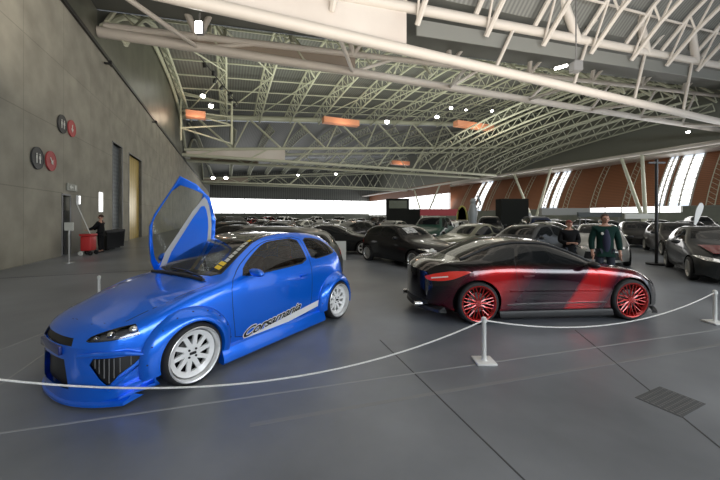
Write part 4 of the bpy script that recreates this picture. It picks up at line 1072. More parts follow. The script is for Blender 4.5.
# ---- dark red coupe
def build_red():
    root = empty('red_black_coupe'); tag(root, 'low black coupe fading to red on its sides, with red wheels', 'car')
    L = 4.42; xf, xr, zc = .92, 3.53, .335
    T = dict(
     zb=[(0, .14), (.4, .12), (3.6, .12), (L, .24)],
     wl=[(0, .66), (.3, .80), (.8, .86), (3.4, .87), (3.9, .82), (L, .62)],
     zm=[(0, .36), (.5, .46), (1.5, .52), (3.4, .60), (L, .58)],
     wm=[(0, .72), (.2, .83), (.8, .915), (1.5, .895), (2.6, .895), (3.4, .925), (3.9, .87), (4.2, .80), (L, .68)],
     zs=[(0, .46), (.08, .55), (.3, .66), (.6, .75), (.9, .80), (1.3, .83), (1.8, .87), (2.6, .91), (3.2, .95), (3.7, .945), (4.1, .92), (4.25, .88), (L, .78)],
     ws=[(0, .66), (.1, .71), (.3, .78), (.6, .83), (.9, .85), (1.4, .84), (2.6, .84), (3.3, .85), (3.8, .80), (4.1, .74), (L, .60)],
     zr=[(0, .48), (.08, .58), (.3, .70), (.6, .79), (.9, .84), (1.28, .875), (1.45, .93), (1.75, 1.07), (2.08, 1.20), (2.3, 1.25), (2.7, 1.265), (3.05, 1.22), (3.4, 1.11), (3.7, 1.00), (3.9, .965), (4.1, .945), (4.28, .90), (L, .80)],
     wr=[(0, .52), (.1, .56), (.6, .64), (1.28, .73), (1.5, .70), (1.8, .635), (2.1, .585), (2.7, .565), (3.2, .55), (3.6, .58), (3.9, .62), (4.2, .60), (L, .50)],
     zt=[(0, .49), (.06, .59), (.15, .655), (.3, .715), (.6, .80), (.9, .86), (1.20, .90), (1.3, .935), (1.65, 1.10), (2.0, 1.25), (2.25, 1.305), (2.6, 1.33), (2.95, 1.30), (3.3, 1.20), (3.6, 1.085), (3.8, 1.01), (3.95, .985), (4.15, .975), (4.28, .93), (L, .83)],
     lf=1.0, kf=.50, pf=2.3, lr=.9, kr=.42, pr=2.3)
    bm = car_skin(T, L, 78); bvh = BVHTree.FromBMesh(bm)
    door = smoothpoly([(1.50, .26), (1.46, .55), (1.47, .86), (1.62, .97), (1.9, 1.10), (2.12, 1.185), (2.5, 1.225), (2.78, 1.225), (2.90, .95), (2.88, .6), (2.74, .26)], 1)
    gl = smoothpoly([(1.62, .91), (1.70, .985), (1.95, 1.105), (2.16, 1.175), (2.5, 1.21), (2.72, 1.21), (2.80, 1.06), (2.83, .965)], 1)
    gq = smoothpoly([(2.90, .975), (2.84, 1.1), (2.80, 1.20), (3.02, 1.165), (3.25, 1.09), (3.42, 1.015), (3.40, .99)], 1)
    for s in (-1, 1):
        F = mkfilt(bm, s, [2, 3, 4, 5])
        for xc in (xf, xr):
            setpart(bm, cut(bm, circle(xc, zc, .372), (0, 2), mkfilt(bm, s, [1, 2, 3, 4, 5])), 2)
        setpart(bm, cut(bm, grow(door, .006), (0, 2), F), 1); setpart(bm, cut(bm, door, (0, 2), F), 3 if s > 0 else 0)
        setpart(bm, cut(bm, grow(gl, .014), (0, 2), mkfilt(bm, s, [5])), 12); setpart(bm, cut(bm, gl, (0, 2), mkfilt(bm, s, [5])), 4)
        setpart(bm, cut(bm, gq, (0, 2), mkfilt(bm, s, [5])), 5)
        # tail lamp: slanted wedge wrapping the rear haunch
        tl = smoothpoly([(3.74, .775), (3.60, .835), (3.90, .835), (4.14, .785), (4.30, .73), (4.27, .665), (4.08, .665), (3.90, .705)], 1)
        tf = mkfilt(bm, s, [3, 4, 5, 10], xmin=3.6)
        setpart(bm, cut(bm, grow(tl, .006), (0, 2), tf), 1); setpart(bm, cut(bm, tl, (0, 2), tf), 8)
        hl = [(.10, .53), (.45, .60), (.62, .72), (.5, .73), (.2, .64)]
        setpart(bm, cut(bm, hl, (0, 2), mkfilt(bm, s, [4, 5, 10], xmax=.8)), 9)
        # side blade crease strip near the sill
    F = mkfilt(bm, None, [6, 7])
    wsp = [(1.30, 0), (1.33, .4), (1.43, .66), (1.7, .61), (2.08, .53), (2.04, .3), (2.02, 0), (2.04, -.3), (2.08, -.53), (1.7, -.61), (1.43, -.66), (1.33, -.4)]
    setpart(bm, cut(bm, wsp, (0, 1), F), 6)
    rg = [(2.98, 0), (3.02, .42), (3.45, .48), (3.72, .50), (3.76, .3), (3.78, 0), (3.76, -.3), (3.72, -.50), (3.45, -.48), (3.02, -.42)]
    setpart(bm, cut(bm, rg, (0, 1), F), 7)
    setpart(bm, cut(bm, [(-.5, .42), (.5, .42), (.42, .2), (-.42, .2)], (1, 2), mkfilt(bm, None, [2, 3, 4, 10], xmax=.4)), 13)
    setpart(bm, cut(bm, [(-.62, .33), (.62, .33), (.55, .18), (-.55, .18)], (1, 2), mkfilt(bm, None, [1, 2, 3, 10], xmin=4.1)), 13)
    rb = M['redblack']
    extract(bm, [0, 1, 12], 'body', [rb, M['seam'], M['silver']], root, mi={0: 0, 1: 1, 12: 0})
    extract(bm, 3, 'door', rb, root)
    dk = M['glassdark']
    for s in (-1, 1):
        pr = lambda f, s=s: f.calc_center_median().y*s > 0
        extract(bm, 4, 'door_window', dk, root, pred=pr); extract(bm, 5, 'quarter_window', dk, root, pred=pr)
    extract(bm, 6, 'windscreen', dk, root); extract(bm, 7, 'rear_window', dk, root)
    extract(bm, 13, 'front_grille', M['black'], root, pred=lambda f: f.calc_center_median().x < 2); extract(bm, 13, 'rear_vent', M['black'], root, pred=lambda f: f.calc_center_median().x > 2)
    for s in (-1, 1):
        pr = lambda f, s=s: f.calc_center_median().y*s > 0
        tl_ = extract(bm, 8, 'tail_lamp', M['taillens'], root, .004, pred=pr)
        q = bmesh.new(); pts = []
        for x in (4.22, 4.14, 4.06, 3.98):
            z = .70+(4.26-x)*.16; pts.append((x, proj_y(bvh, x, z, s)+s*.006, z))
        path(q, pts, .011, 6); link('lamp_strip', q, M['white'], tl_)
        h = extract(bm, 9, 'headlamp', M['lens'], root, .003, pred=pr); extract(bm, 9, 'lamp_bowl', M['bulb'], h, -.03, pred=pr)
        wells(bm, T, xf, xr, zc, .372, s, root)
        for xc in (xf, xr):
            w_ = wheel('wheel', root, .335, .285, .25, s, 'mesh', M['redrim'], 48); w_.location = (xc, s*.80, zc)
        q = bmesh.new(); rows = []
        for k in range(13):
            x = 1.27+1.92*k/12; rows.append([q.verts.new((x, s*y, z)) for y, z in ((.85, .23), (.915, .20), (.94, .125), (.93, .095), (.85, .10))])
        for k in range(12):
            for j in range(5): q.faces.new((rows[k][j], rows[k+1][j], rows[k+1][(j+1) % 5], rows[k][(j+1) % 5]))
        q.faces.new(rows[0]); q.faces.new(rows[-1]); link('side_skirt', q, M['black'], root)
        q = bmesh.new(); pts = [(x, proj_y(bvh, x, .30, s)+s*.004, .30+.01*math.sin(x)) for x in [1.36+.1*k for k in range(18)]]; path(q, pts, .010, 6); link('sill_trim', q, M['chrome'], root)
        q = bmesh.new(); path(q, [(x, proj_y(bvh, x, .50, s)+s*.002, .50+(x-1.5)*.012) for x in [1.42+.1*k for k in range(17)]], .013, 6); link('door_crease', q, rb, root)
        # polished roof arch
        q = bmesh.new(); pts = []
        for k in range(24):
            x = 1.36+2.35*k/23; S_, _ = section(T, x, (1,)*8); y_, z_ = S_[6]; pts.append((x, s*(y_+.004), z_+.002))
        path(q, pts, .020, 8); link('roof_arch', q, M['black'], root)
        q = bmesh.new(); ball(q, (1.66, s*.985, .93), .07, .11, .055, 16); mm = link('door_mirror', q, M['black'], root)
        q = bmesh.new(); tube(q, (1.68, s*.80, .89), (1.66, s*.93, .915), .02, 8); link('mirror_arm', q, M['black'], mm)
    q = bmesh.new(); box(q, 2.60, 2.78, .9, .93, .74, .765)
    for v in q.verts: v.co.y = proj_y(bvh, v.co.x, .75, 1)+(.028 if v.co.y > .915 else 0)
    link('door_handle', q, rb, root)
    # front lip and rear diffuser, spoiler
    q = bmesh.new(); n = 26; A = []
    pr_ = [(.06, .15, .99), (-.01, .12, 1.0), (-.02, .10, 1.0), (.08, .10, .99)]
    for dx, z, sc_ in pr_: A.append([q.verts.new((.5*(abs(-.88+1.76*k/n)/.925)**2.3+dx, (-.88+1.76*k/n)*sc_, z)) for k in range(n+1)])
    for i in range(4):
        for k in range(n): q.faces.new((A[i][k], A[i][k+1], A[(i+1) % 4][k+1], A[(i+1) % 4][k]))
    for k in (0, n): q.faces.new([A[i][k] for i in range(4)])
    link('front_lip', q, M['black'], root)
    q = bmesh.new(); A = []
    for dx, z, sc_ in ((-.08, .26, .97), (.0, .22, 1.0), (.01, .17, 1.0), (-.12, .16, .97)): A.append([q.verts.new((L-.42*(abs(-.8+1.6*k/n)/.925)**2.3+dx, (-.8+1.6*k/n)*sc_, z)) for k in range(n+1)])
    for i in range(4):
        for k in range(n): q.faces.new((A[i][k], A[i][k+1], A[(i+1) % 4][k+1], A[(i+1) % 4][k]))
    for k in (0, n): q.faces.new([A[i][k] for i in range(4)])
    link('rear_diffuser', q, M['black'], root)
    for s in (-1, 1):
        q = bmesh.new(); tube(q, (L-.12, s*.45, .24), (L+.02, s*.45, .24), .045, 14); link('exhaust_tip', q, M['chrome'], root)
    bm.free(); return root
red = build_red()
th = math.radians(185); red.rotation_euler = (0, 0, th); c_, s_ = math.cos(th), math.sin(th); lx, ly = 3.53, .925
red.location = (1.873-(lx*c_-ly*s_), 5.02-(lx*s_+ly*c_), 0)

# ---- generic background cars
CARP = {}
def gen_car(kind, style='ten'):
    if kind == 'hatch': L, xf, xr, H, W = 4.1, .82, 3.42, 1.44, .85
    elif kind == 'sedan': L, xf, xr, H, W = 4.5, .85, 3.62, 1.42, .88
    elif kind == 'coupe': L, xf, xr, H, W = 4.4, .85, 3.55, 1.34, .88
    elif kind == 'wagon': L, xf, xr, H, W = 4.5, .85, 3.6, 1.46, .87
    else: L, xf, xr, H, W = 4.5, .85, 3.6, 1.78, .92
    k = H/1.44; hh = 1 if H < 1.6 else 1.18
    if kind in ('hatch', 'wagon', 'suv'):
        e = L-4.1
        zt = [(0, .52*hh), (.08, .66*hh), (.35, .78*hh), (.8, .88*hh), (1.1, .94*hh), (1.25, 1.0*hh), (1.9, 1.36*k), (2.3, 1.43*k), (2.9+e, 1.42*k), (3.4+e, 1.36*k), (3.7+e, 1.27*k), (3.95+e, .98*k), (4.06+e, .8*hh), (4.1+e, .66*hh)]
        zr = [(0, .50*hh), (.08, .63*hh), (.35, .74*hh), (.8, .85*hh), (1.15, .92*hh), (1.35, .99*hh), (1.95, 1.31*k), (2.3, 1.37*k), (2.9+e, 1.37*k), (3.4+e, 1.31*k), (3.68+e, 1.21*k), (3.9+e, .97*k), (4.05+e, .78*hh), (4.1+e, .62*hh)]
        gA = smoothpoly([(1.5, .97*hh), (1.62, 1.05*hh), (2.05, 1.29*k), (2.3, 1.335*k), (2.62, 1.34*k), (2.64, 1.0*hh)], 1)
        gB = smoothpoly([(2.72, 1.0*hh), (2.70, 1.34*k), (3.05+e, 1.33*k), (3.42+e, 1.25*k), (3.62+e, 1.08*k), (3.4+e, 1.02*hh)], 1)
        rg = [(3.74+e, .46), (3.92+e, .50), (3.92+e, -.50), (3.74+e, -.46)]
    else:
        e = L-4.5
        zt = [(0, .50), (.08, .62), (.35, .74), (.8, .84), (1.2, .91), (1.35, .97), (2.05, 1.33*H/1.42), (2.4, H-.01), (2.9, H-.01), (3.2, H-.06), (3.75+e, 1.10), (3.95+e, 1.02), (4.3+e, .99), (4.45+e, .88), (4.5+e, .7)]
        zr = [(0, .48), (.08, .60), (.35, .71), (.8, .81), (1.25, .88), (1.45, .95), (2.1, 1.27*H/1.42), (2.4, H-.07), (2.9, H-.075), (3.2, H-.14), (3.7+e, 1.06), (3.95+e, .99), (4.3+e, .95), (4.45+e, .85), (4.5+e, .68)]
        gA = smoothpoly([(1.6, .92), (1.72, 1.0), (2.15, 1.22*H/1.42), (2.4, H-.11), (2.74, H-.11), (2.76, .95)], 1)
        gB = smoothpoly([(2.84, .95), (2.82, H-.11), (3.1, H-.15), (3.5+e, 1.09), (3.58+e, 1.0)], 1)
        rg = [(3.28, .44), (3.72+e, .50), (3.72+e, -.50), (3.28, -.44)]
    T = dict(zt=zt, zr=zr, zb=[(0, .17*hh), (.5, .15*hh), (L-.5, .15*hh), (L, .22*hh)],
      wl=[(0, .62), (.4, W-.07), (L-.4, W-.06), (L, .62)], zm=[(0, .38), (1, .5*hh), (L-.8, .56*hh), (L, .5*hh)],
      wm=[(0, .70), (.3, W-.05), (.9, W), (L-.9, W), (L-.3, W-.05), (L, .70)],
      zs=[(0, .46*hh), (.1, .56*hh), (.4, .67*hh), (.9, .78*hh), (1.4, .86*hh), (2.4, .92*hh), (L-.8, .95*hh), (L-.3, .9*hh), (L-.05, .7*hh), (L, .58*hh)],
      ws=[(0, .64), (.2, .73), (.8, W-.05), (L-.8, W-.06), (L-.2, .74), (L, .62)],
      wr=[(0, .5), (.2, .58), (1.2, .70), (1.5, .68), (2.1, .58), (3.2, .57), (L-.6, .58), (L-.2, .6), (L, .5)],
      lf=.9, kf=.32, pf=2.5, lr=.7, kr=.22, pr=2.6)
    bm = car_skin(T, L, 38, (1, 1, 2, 2, 3, 4, 2, 2), 8); bvh = BVHTree.FromBMesh(bm)
    R = .31 if H < 1.6 else .35
    for s in (-1, 1):
        for xc in (xf, xr): setpart(bm, cut(bm, circle(xc, R, R+.05, 18), (0, 2), mkfilt(bm, s, [1, 2, 3, 4])), 2)
        setpart(bm, cut(bm, gA, (0, 2), mkfilt(bm, s, [5])), 4); setpart(bm, cut(bm, gB, (0, 2), mkfilt(bm, s, [5])), 5)
        hl = [(s*.40, .56*hh), (s*.66, .60*hh), (s*.80, .68*hh), (s*.72, .70*hh), (s*.42, .645*hh)]
        if s < 0: hl = hl[::-1]
        setpart(bm, cut(bm, hl, (1, 2), mkfilt(bm, s, [3, 4, 5, 6, 7, 10], xmax=.7)), 8 if s < 0 else 9)
        tl = [(s*.42, .72*hh), (s*.78, .72*hh), (s*.74, .88*hh), (s*.46, .88*hh)]
        setpart(bm, cut(bm, tl, (1, 2), mkfilt(bm, s, [3, 4, 5, 6, 7, 10], xmin=L-.55)), 10 if s < 0 else 11)
    F = mkfilt(bm, None, [6, 7])
    wsp = [(1.38, 0), (1.42, .45), (1.5, .64), (2.03, .52), (1.98, 0), (2.03, -.52), (1.5, -.64), (1.42, -.45)]
    setpart(bm, cut(bm, wsp, (0, 1), F), 6); setpart(bm, cut(bm, rg, (0, 1), F), 7)
    setpart(bm, cut(bm, [(-.45, .5*hh), (.45, .5*hh), (.5, .25*hh), (-.5, .25*hh)], (1, 2), mkfilt(bm, None, [2, 3, 4, 10], xmax=.4)), 13)
    CARP[kind] = bvh
    root = empty('parked_car')
    p0 = mat('car_paint_'+kind, (.02, .02, .02), .3, .3, coat=1)
    extract(bm, 0, 'body', p0, root)
    for s in (-1, 1):
        pr = lambda f, s=s: f.calc_center_median().y*s > 0
        extract(bm, 4, 'front_side_window', M['glassdark'], root, pred=pr); extract(bm, 5, 'rear_side_window', M['glassdark'], root, pred=pr)
    extract(bm, 6, 'windscreen', M['glassdark'], root); extract(bm, 7, 'rear_window', M['glassdark'], root)
    extract(bm, 8, 'headlamp', M['bulb'], root); extract(bm, 9, 'headlamp', M['bulb'], root)
    extract(bm, 10, 'tail_lamp', M['taillens'], root); extract(bm, 11, 'tail_lamp', M['taillens'], root)
    extract(bm, 13, 'grille', M['black'], root, -.01)
    for s in (-1, 1):
        wells(bm, T, xf, xr, R, R+.05, s, root)
        q = bmesh.new(); ball(q, (1.6, s*(W+.08), .98*hh), .07, .10, .06, 10); link('door_mirror', q, M['black'], root)
        for xc in (xf, xr):
            w_ = wheel('wheel', root, R, R-.08, .2, s, style, M['silver'] if style != 'five' else M['rimwhite'], 24); w_.location = (xc, s*(W-.10), R)
    bm.free()
    root['L'] = L
    return root
protos = {k: gen_car(k, st) for k, st in (('hatch', 'ten'), ('coupe', 'five'), ('sedan', 'ten'), ('wagon', 'ten'), ('suv', 'ten'))}
used = set()
pcache = {}
taken = []
def spots(x, y, a, L): return [(x+math.cos(a)*d, y+math.sin(a)*d) for d in (-L*.32, 0, L*.32)]
def free(x, y, a, L): return all(math.hypot(p[0]-q[0], p[1]-q[1]) > r_+1.0 for p in spots(x, y, a, L) for q, r_ in taken)
def place(kind, x, y, heading, col, label, group=None, metal=.3):
    """heading: world angle the nose points to, (x, y) is the centre on the floor"""
    base = protos[kind]
    o = base if kind not in used else copy_tree(base)
    first = kind not in used; used.add(kind)
    L = base['L'] if 'L' in base else 4.3
    a = heading+PI; o.rotation_euler = (0, 0, a); o.location = (x-math.cos(a)*L/2, y-math.sin(a)*L/2, 0)
    if not free(x, y, heading, L): print('NEAR', label)
    for p_ in spots(x, y, heading, L): taken.append((p_, 1.0))
    key = col
    if key not in pcache: pcache[key] = mat('paint_%d' % len(pcache), col, .35, metal if max(col) > .1 else 0, coat=1 if max(col) > .1 else .4, spec=.15)
    for ch in o.children:
        if ch.name.startswith('body'):
            ch.material_slots[0].link = 'OBJECT'; ch.material_slots[0].material = pcache[key]
    if group is None and 'group' in o: del o['group']
    tag(o, label, 'car', group)
    return o
BK = (.010, .010, .011); DG = (.024, .026, .027); SV = (.32, .32, .28); OL = (.16, .16, .11); WH = (.6, .6, .57); NV = (.012, .02, .05); GR = (.015, .05, .035); RD = (.2, .015, .015)
D = math.radians
def atf(px, Y): return ((px-360)/320.0*Y, Y)
taken += [((2.9, 11.6), .3), (atf(398, 33), 1.6), (atf(413, 36), 1.2), (atf(515, 28), 1.6), (atf(521, 31), 2.3), (atf(693, 17.5), .5), (atf(600, 34), 2.8), (atf(473, 30), .5), (atf(462, 36), .6), (atf(656.5, 11.4), .4)]
x, y = atf(346, 14.4); place('coupe', x-.45, y+.9, D(-8), BK, 'black coupe with white five-spoke wheels just beyond the blue hatchback tail')
blackcoupe = protos['coupe']
x, y = 1.72, 11.8; place('hatch', x, y, D(-57), BK, 'black hatchback with a white poster in its windscreen')
blackhatch = protos['hatch']
x, y = atf(432, 18.5); place('suv', x, y, D(-120), GR, 'tall dark green car behind the black hatchback with the poster')
x, y = atf(470, 14.4); place('sedan', x, y, D(-150), OL, 'olive silver car showing its nose beside the dark coupe roof')
x, y = atf(524, 12.0); place('hatch', x, y, D(-150), DG, 'dark grey hatchback behind the dark coupe roof')
x, y = atf(553, 19); place('sedan', x, y, D(-60), SV, 'silver car behind the black-shirted man')
x, y = atf(598, 12.6); place('hatch', x, y, D(-124), (.38, .38, .36), 'pale silver car facing us behind the man in the green jacket')
x, y = atf(636, 19.2); place('hatch', x, y, D(-122), BK, 'black car right of the pale silver one, left of the dark pole')
x, y = atf(676, 15.0); place('wagon', x, y, D(-120), (.02, .018, .018), 'black estate car right of the dark pole')
x, y = atf(716, 9.3); place('hatch', x, y, D(-124), DG, 'dark grey hatchback with dark red bonnet at the right edge')
greyhatch = [o for o in C.objects if o.get('label', '').startswith('dark grey hatchback with dark red')][0]
x, y = atf(712, 18.5); place('coupe', x, y+3, D(-100), WH, 'white car far behind the dark grey hatchback at right')
x, y = atf(262, 8.8); place('wagon', x, y, D(158), (.05, .05, .045), 'dark glossy estate whose roof shows over the blue hatchback')
x, y = atf(232, 12.0); place('sedan', x, y, D(160), BK, 'black saloon behind the estate, left of the blue roof')
x, y = atf(286, 18.0); place('sedan', x, y, D(-10), DG, 'dark saloon between the estate and the black coupe rows')
# middle and far rows along the hall
lst0 = [(240, 21), (278, 22), (318, 21), (352, 20), (392, 24), (505, 20), (530, 22), (580, 20), (598, 17), (560, 25), (610, 26), (645, 22), (690, 23), (225, 30), (250, 31), (280, 30), (305, 29), (335, 30), (365, 31), (395, 32), (455, 24), (480, 28), (515, 30), (545, 32), (590, 32), (625, 33), (660, 30), (700, 32),
       (222, 44), (240, 45), (262, 44), (284, 46), (306, 45), (330, 44), (352, 46), (376, 45), (400, 44), (424, 45), (448, 40), (480, 42), (228, 62), (248, 63), (270, 62), (292, 63), (314, 62), (338, 63), (360, 62), (384, 63), (408, 62)]
lst = sorted(lst0, key=lambda a: (0 if a[1] < 28 else 1 if a[1] < 40 else 2 if a[1] < 55 else 3, a[0]))
cols = [BK, DG, BK, (.02, .02, .03), SV, BK, OL, NV, BK, DG, RD, WH, BK]
kinds = ['hatch', 'sedan', 'wagon', 'coupe', 'suv', 'hatch', 'sedan']
cn = {BK: 'black', DG: 'dark grey', (.02, .02, .03): 'blue-black', SV: 'silver', OL: 'olive', NV: 'navy', RD: 'dark red', WH: 'white'}
kn = {'hatch': 'hatchback', 'sedan': 'saloon', 'wagon': 'estate', 'coupe': 'coupe', 'suv': 'tall car'}
rowcount = {}
for i, (px, Y) in enumerate(lst):
    x, y = atf(px, Y); kd = kinds[(i*5+i//3) % 7] if Y < 55 else ('suv', 'wagon', 'suv')[i % 3]; co = cols[(i*7+2) % 13]
    if Y < 28 and i % 3 == 0: co = BK
    row = 'second row behind the show cars' if Y < 28 else ('third row of parked cars' if Y < 40 else ('fourth row of parked cars' if Y < 55 else 'farthest row before the glazing'))
    hd = D(-112 + random.uniform(-12, 12) + (180 if random.random() < .3 else 0)); ok = False
    for dy in (0, 1.2, -1.2, 2.4, 3.6, 5, 6.5, 8):
        if free(x, y+dy, hd, 4.4): ok = True; break
    if not ok: continue
    n_ = rowcount.get(row, 0); rowcount[row] = n_+1
    place(kd, x, y+dy, hd, co, '%s %s, %s from the left in the %s' % (cn[co], kn[kd], ORD[n_], row), 'cars of the '+row)
# poster and round flap on the black hatch
def child_panel(root, pts, m, nm, ext=(0, 0, 0)):
    bm = bmesh.new(); prism(bm, pts, ext); return link(nm, bm, m, root, False)
M['poster'] = noisy(mat('mottled_poster', (.4, .4, .38), .6), (.12, .12, .12), (.75, .75, .72), 9)[0]
bm = bmesh.new(); g = []
for i in range(5):
    row = []
    for k in range(5):
        h = CARP['hatch'].ray_cast(Vector((1.50+.32*i/4, -.05+.50*k/4, 3)), Vector((0, 0, -1)))[0]; row.append(bm.verts.new(h+Vector((-.006, 0, .008))))
    g.append(row)
for i in range(4):
    for k in range(4): bm.faces.new((g[i][k], g[i][k+1], g[i+1][k+1], g[i+1][k]))
link('windscreen_poster', bm, M['poster'], blackhatch)
for s in (-1, 1):
    bm = bmesh.new(); hx = CARP['hatch'].ray_cast(Vector((-1, s*.58, .60)), Vector((1, 0, 0)))[0]; ball(bm, (hx.x+.03, s*.58, .60), .06, .125, .125, 18); link('round_headlamp', bm, M['signwhite'], blackhatch)
bm = bmesh.new(); box(bm, 1.3, 3.1, -.90, -.865, .17, .25); link('white_sill', bm, M['white'], blackcoupe, False)
bm = bmesh.new(); box(bm, 0, .75, 0, .04, .0, .75); o = link('white_board', bm, M['signwhite'], None, False); o.location = (atf(327, 12.6)[0], 12.6, 0); tag(o, 'plain white board standing by the black coupe and the blue tail', 'board')
child_panel(greyhatch, [(.25, -.5, .775), (1.05, -.60, .93), (1.05, .60, .93), (.25, .5, .775)], mat('dark_red_bonnet', (.22, .02, .02), .35, .2, coat=1), 'bonnet_wrap', (0, 0, .015))

# ------------------------------------------------------------------ people
def skinmesh(name, verts, edges_, radii, m, parent, root_i=0, sub=2):
    me = bpy.data.meshes.new(name); me.from_pydata(verts, edges_, []); o = bpy.data.objects.new(name, me); C.objects.link(o); o.parent = parent
    me.materials.append(m); md = o.modifiers.new('skin', 'SKIN'); 
    if not me.skin_vertices:
        bpy.context.view_layer.objects.active = o
    for i, sv in enumerate(me.skin_vertices[0].data):
        r = radii[i]; sv.radius = r if isinstance(r, tuple) else (r, r); sv.use_root = (i == root_i)
    md.use_smooth_shade = True
    s = o.modifiers.new('sub', 'SUBSURF'); s.levels = sub; s.render_levels = sub
    return o
def person(loc, rz, H, label, top, trousers, headgear, pose, badge=False, bib=None):
    root = empty('person', loc, rz); tag(root, label, 'person'); k = H/1.78
    # faces -y locally
    V = [(0, 0, .98), (0, 0, 1.15), (0, .0, 1.33), (0, .01, 1.46), (0, 0, 1.54), (0, -.01, 1.60)]
    E_ = [(0, 1), (1, 2), (2, 3), (3, 4), (4, 5)]; Rr = [(.15, .11), (.14, .10), (.165, .115), (.12, .09), (.058, .058), (.065, .07)]
    arms = {'down': [(.20, .01, 1.44), (.27, .02, 1.16), (.27, -.06, .92), (.265, -.09, .84)], 'fold': [(.20, .01, 1.44), (.26, .0, 1.16), (.12, -.22, 1.10), (.04, -.25, 1.12)],
            'push': [(.20, -.02, 1.42), (.25, -.16, 1.20), (.20, -.40, 1.08), (.19, -.47, 1.07)]}[pose]
    AR = [.062, .05, .038, .03]
    hands = []
    for s in (-1, 1):
        b0 = len(V)
        for i, p in enumerate(arms): V.append((p[0]*s, p[1], p[2])); Rr.append(AR[i])
        E_ += [(3, b0), (b0, b0+1), (b0+1, b0+2), (b0+2, b0+3)]; hands.append((b0+3, s))
        b1 = len(V)
        for p, r in (((.10, 0, .90), .095), ((.12, -.01, .50), .062), ((.12, .02, .10), .042), ((.125, -.12, .04), .038)): V.append((p[0]*s, p[1], p[2])); Rr.append(r)
        E_ += [(0, b1), (b1, b1+1), (b1+1, b1+2), (b1+2, b1+3)]
    V = [tuple(c*k for c in v) for v in V]; Rk = [tuple(q*k for q in r) if isinstance(r, tuple) else r*k for r in Rr]
    body = skinmesh('body', V, E_, Rk, M['skin'], root)
    # fingers on each hand
    for hi, s in hands:
        hp = Vector(V[hi]); d = (hp-Vector(V[hi-1])).normalized(); sd = Vector((0, 1, 0)) if abs(d.y) < .7 else Vector((1, 0, 0)); sd = (sd - d*sd.dot(d)).normalized()
        fv, fe, fr = [tuple(hp), tuple(hp+d*.05)], [(0, 1)], [(.034, .02), (.036, .018)]
        for j, ln in enumerate((.068, .078, .072, .056)):
            b0 = len(fv); off = sd*((j-1.5)*.021); cv = d.cross(sd)*s*.015
            fv += [tuple(hp+d*.07+off), tuple(hp+d*(.07+ln*.55)+off+cv*.6), tuple(hp+d*(.07+ln)+off+cv*1.8)]; fe += [(1, b0), (b0, b0+1), (b0+1, b0+2)]; fr += [.0095, .009, .008]
        b0 = len(fv); fv += [tuple(hp+d*.02+sd*-.04), tuple(hp+d*.055+sd*-.058)]; fe += [(0, b0), (b0, b0+1)]; fr += [.011, .009]
        skinmesh('hand', fv, fe, fr, M['skin'], root, 0, 1)
    # head
    q = bmesh.new(); ball(q, (0, -.01*k, 1.675*k), .078*k, .098*k, .118*k, 20)
    for v in q.verts:
        z = v.co.z/k-1.675
        if z < -.02: v.co.x *= 1-min(.30, (-z-.02)*3.2)
        if v.co.y < -.05 and abs(z+.01) < .03 and abs(v.co.x) < .02: v.co.y -= .02*k
    ball(q, (0, -.118*k, 1.662*k), .014*k, .02*k, .026*k, 10)
    for s in (-1, 1): ball(q, (s*.08*k, 0, 1.668*k), .012*k, .022*k, .032*k, 8)
    hd = link('head', q, M['skin'], root)
    for s in (-1, 1):
        q = bmesh.new(); ball(q, (s*.03*k, -.098*k, 1.685*k), .013*k, .01*k, .008*k, 8); link('eye', q, M['eye'], hd)
    q = bmesh.new(); ball(q, (0, -.094*k, 1.618*k), .024*k, .01*k, .006*k, 8); link('mouth', q, mat('lips', (.35, .12, .1), .5), hd)
    q = bmesh.new(); ball(q, (0, .005*k, 1.705*k), .086*k, .105*k, .10*k, 18)
    for v in q.verts:
        if v.co.y < -.05*k and v.co.z < 1.74*k: v.co.y = -.05*k
        if v.co.z < 1.66*k: v.co.z = 1.66*k
    link('hair' if headgear == 'hair' else 'cap', q, M['hair'] if headgear == 'hair' else M['capred'], hd)
    if headgear == 'cap':
        q = bmesh.new(); ball(q, (0, -.12*k, 1.735*k), .07*k, .075*k, .012*k, 14); link('cap_peak', q, M['capred'], hd)
    # jacket: torso and sleeves a little larger
    grow_ = .022
    TV = [V[0], V[1], V[2], V[3]]; TE = [(0, 1), (1, 2), (2, 3)]; TR = [(Rk[i][0]+grow_+.008, Rk[i][1]+grow_+.012) for i in range(4)]
    TV = [(v[0], v[1], v[2]) for v in TV]; TV[0] = (0, 0, .95*k); TR[0] = (.185*k, .145*k); TR[1] = (.18*k, .14*k)
    n0 = 6; TV.append((0, 0, 1.515*k)); TR.append((.082*k, .078*k)); TE.append((3, 4)); TV.append((0, 0, .80*k)); TR.append((.19*k, .15*k)); TE.append((0, 5))
    for s_i, s in enumerate((-1, 1)):
        b0 = len(TV); src = n0+s_i*8
        for i in range(3):
            TV.append(V[src+i]); TR.append(AR[i]*k+grow_)
        TE += [(3, b0), (b0, b0+1), (b0+1, b0+2)]
    skinmesh('jacket', TV, TE, TR, top, root)
    LV = [(0, 0, .93*k)]; LE = []; LR = [(.135*k, .10*k)]
    for s_i, s in enumerate((-1, 1)):
        b0 = len(LV); src = n0+s_i*8+4
        for i in range(3): LV.append(V[src+i]); LR.append((.105, .075, .062)[i]*k)
        LE += [(0, b0), (b0, b0+1), (b0+1, b0+2)]
    skinmesh('trousers', LV, LE, LR, trousers, root)
    for s in (-1, 1):
        q = bmesh.new(); ball(q, (s*.125*k, -.06*k, .045), .055*k, .14*k, .05, 12)
        for v in q.verts: v.co.z = max(.0, v.co.z)
        link('shoe', q, M['black'], root)
    if badge:
        q = bmesh.new(); ball(q, (-.09*k, -.14*k, 1.33*k), .028, .015, .035, 10); link('chest_badge', q, M['signwhite'], root)
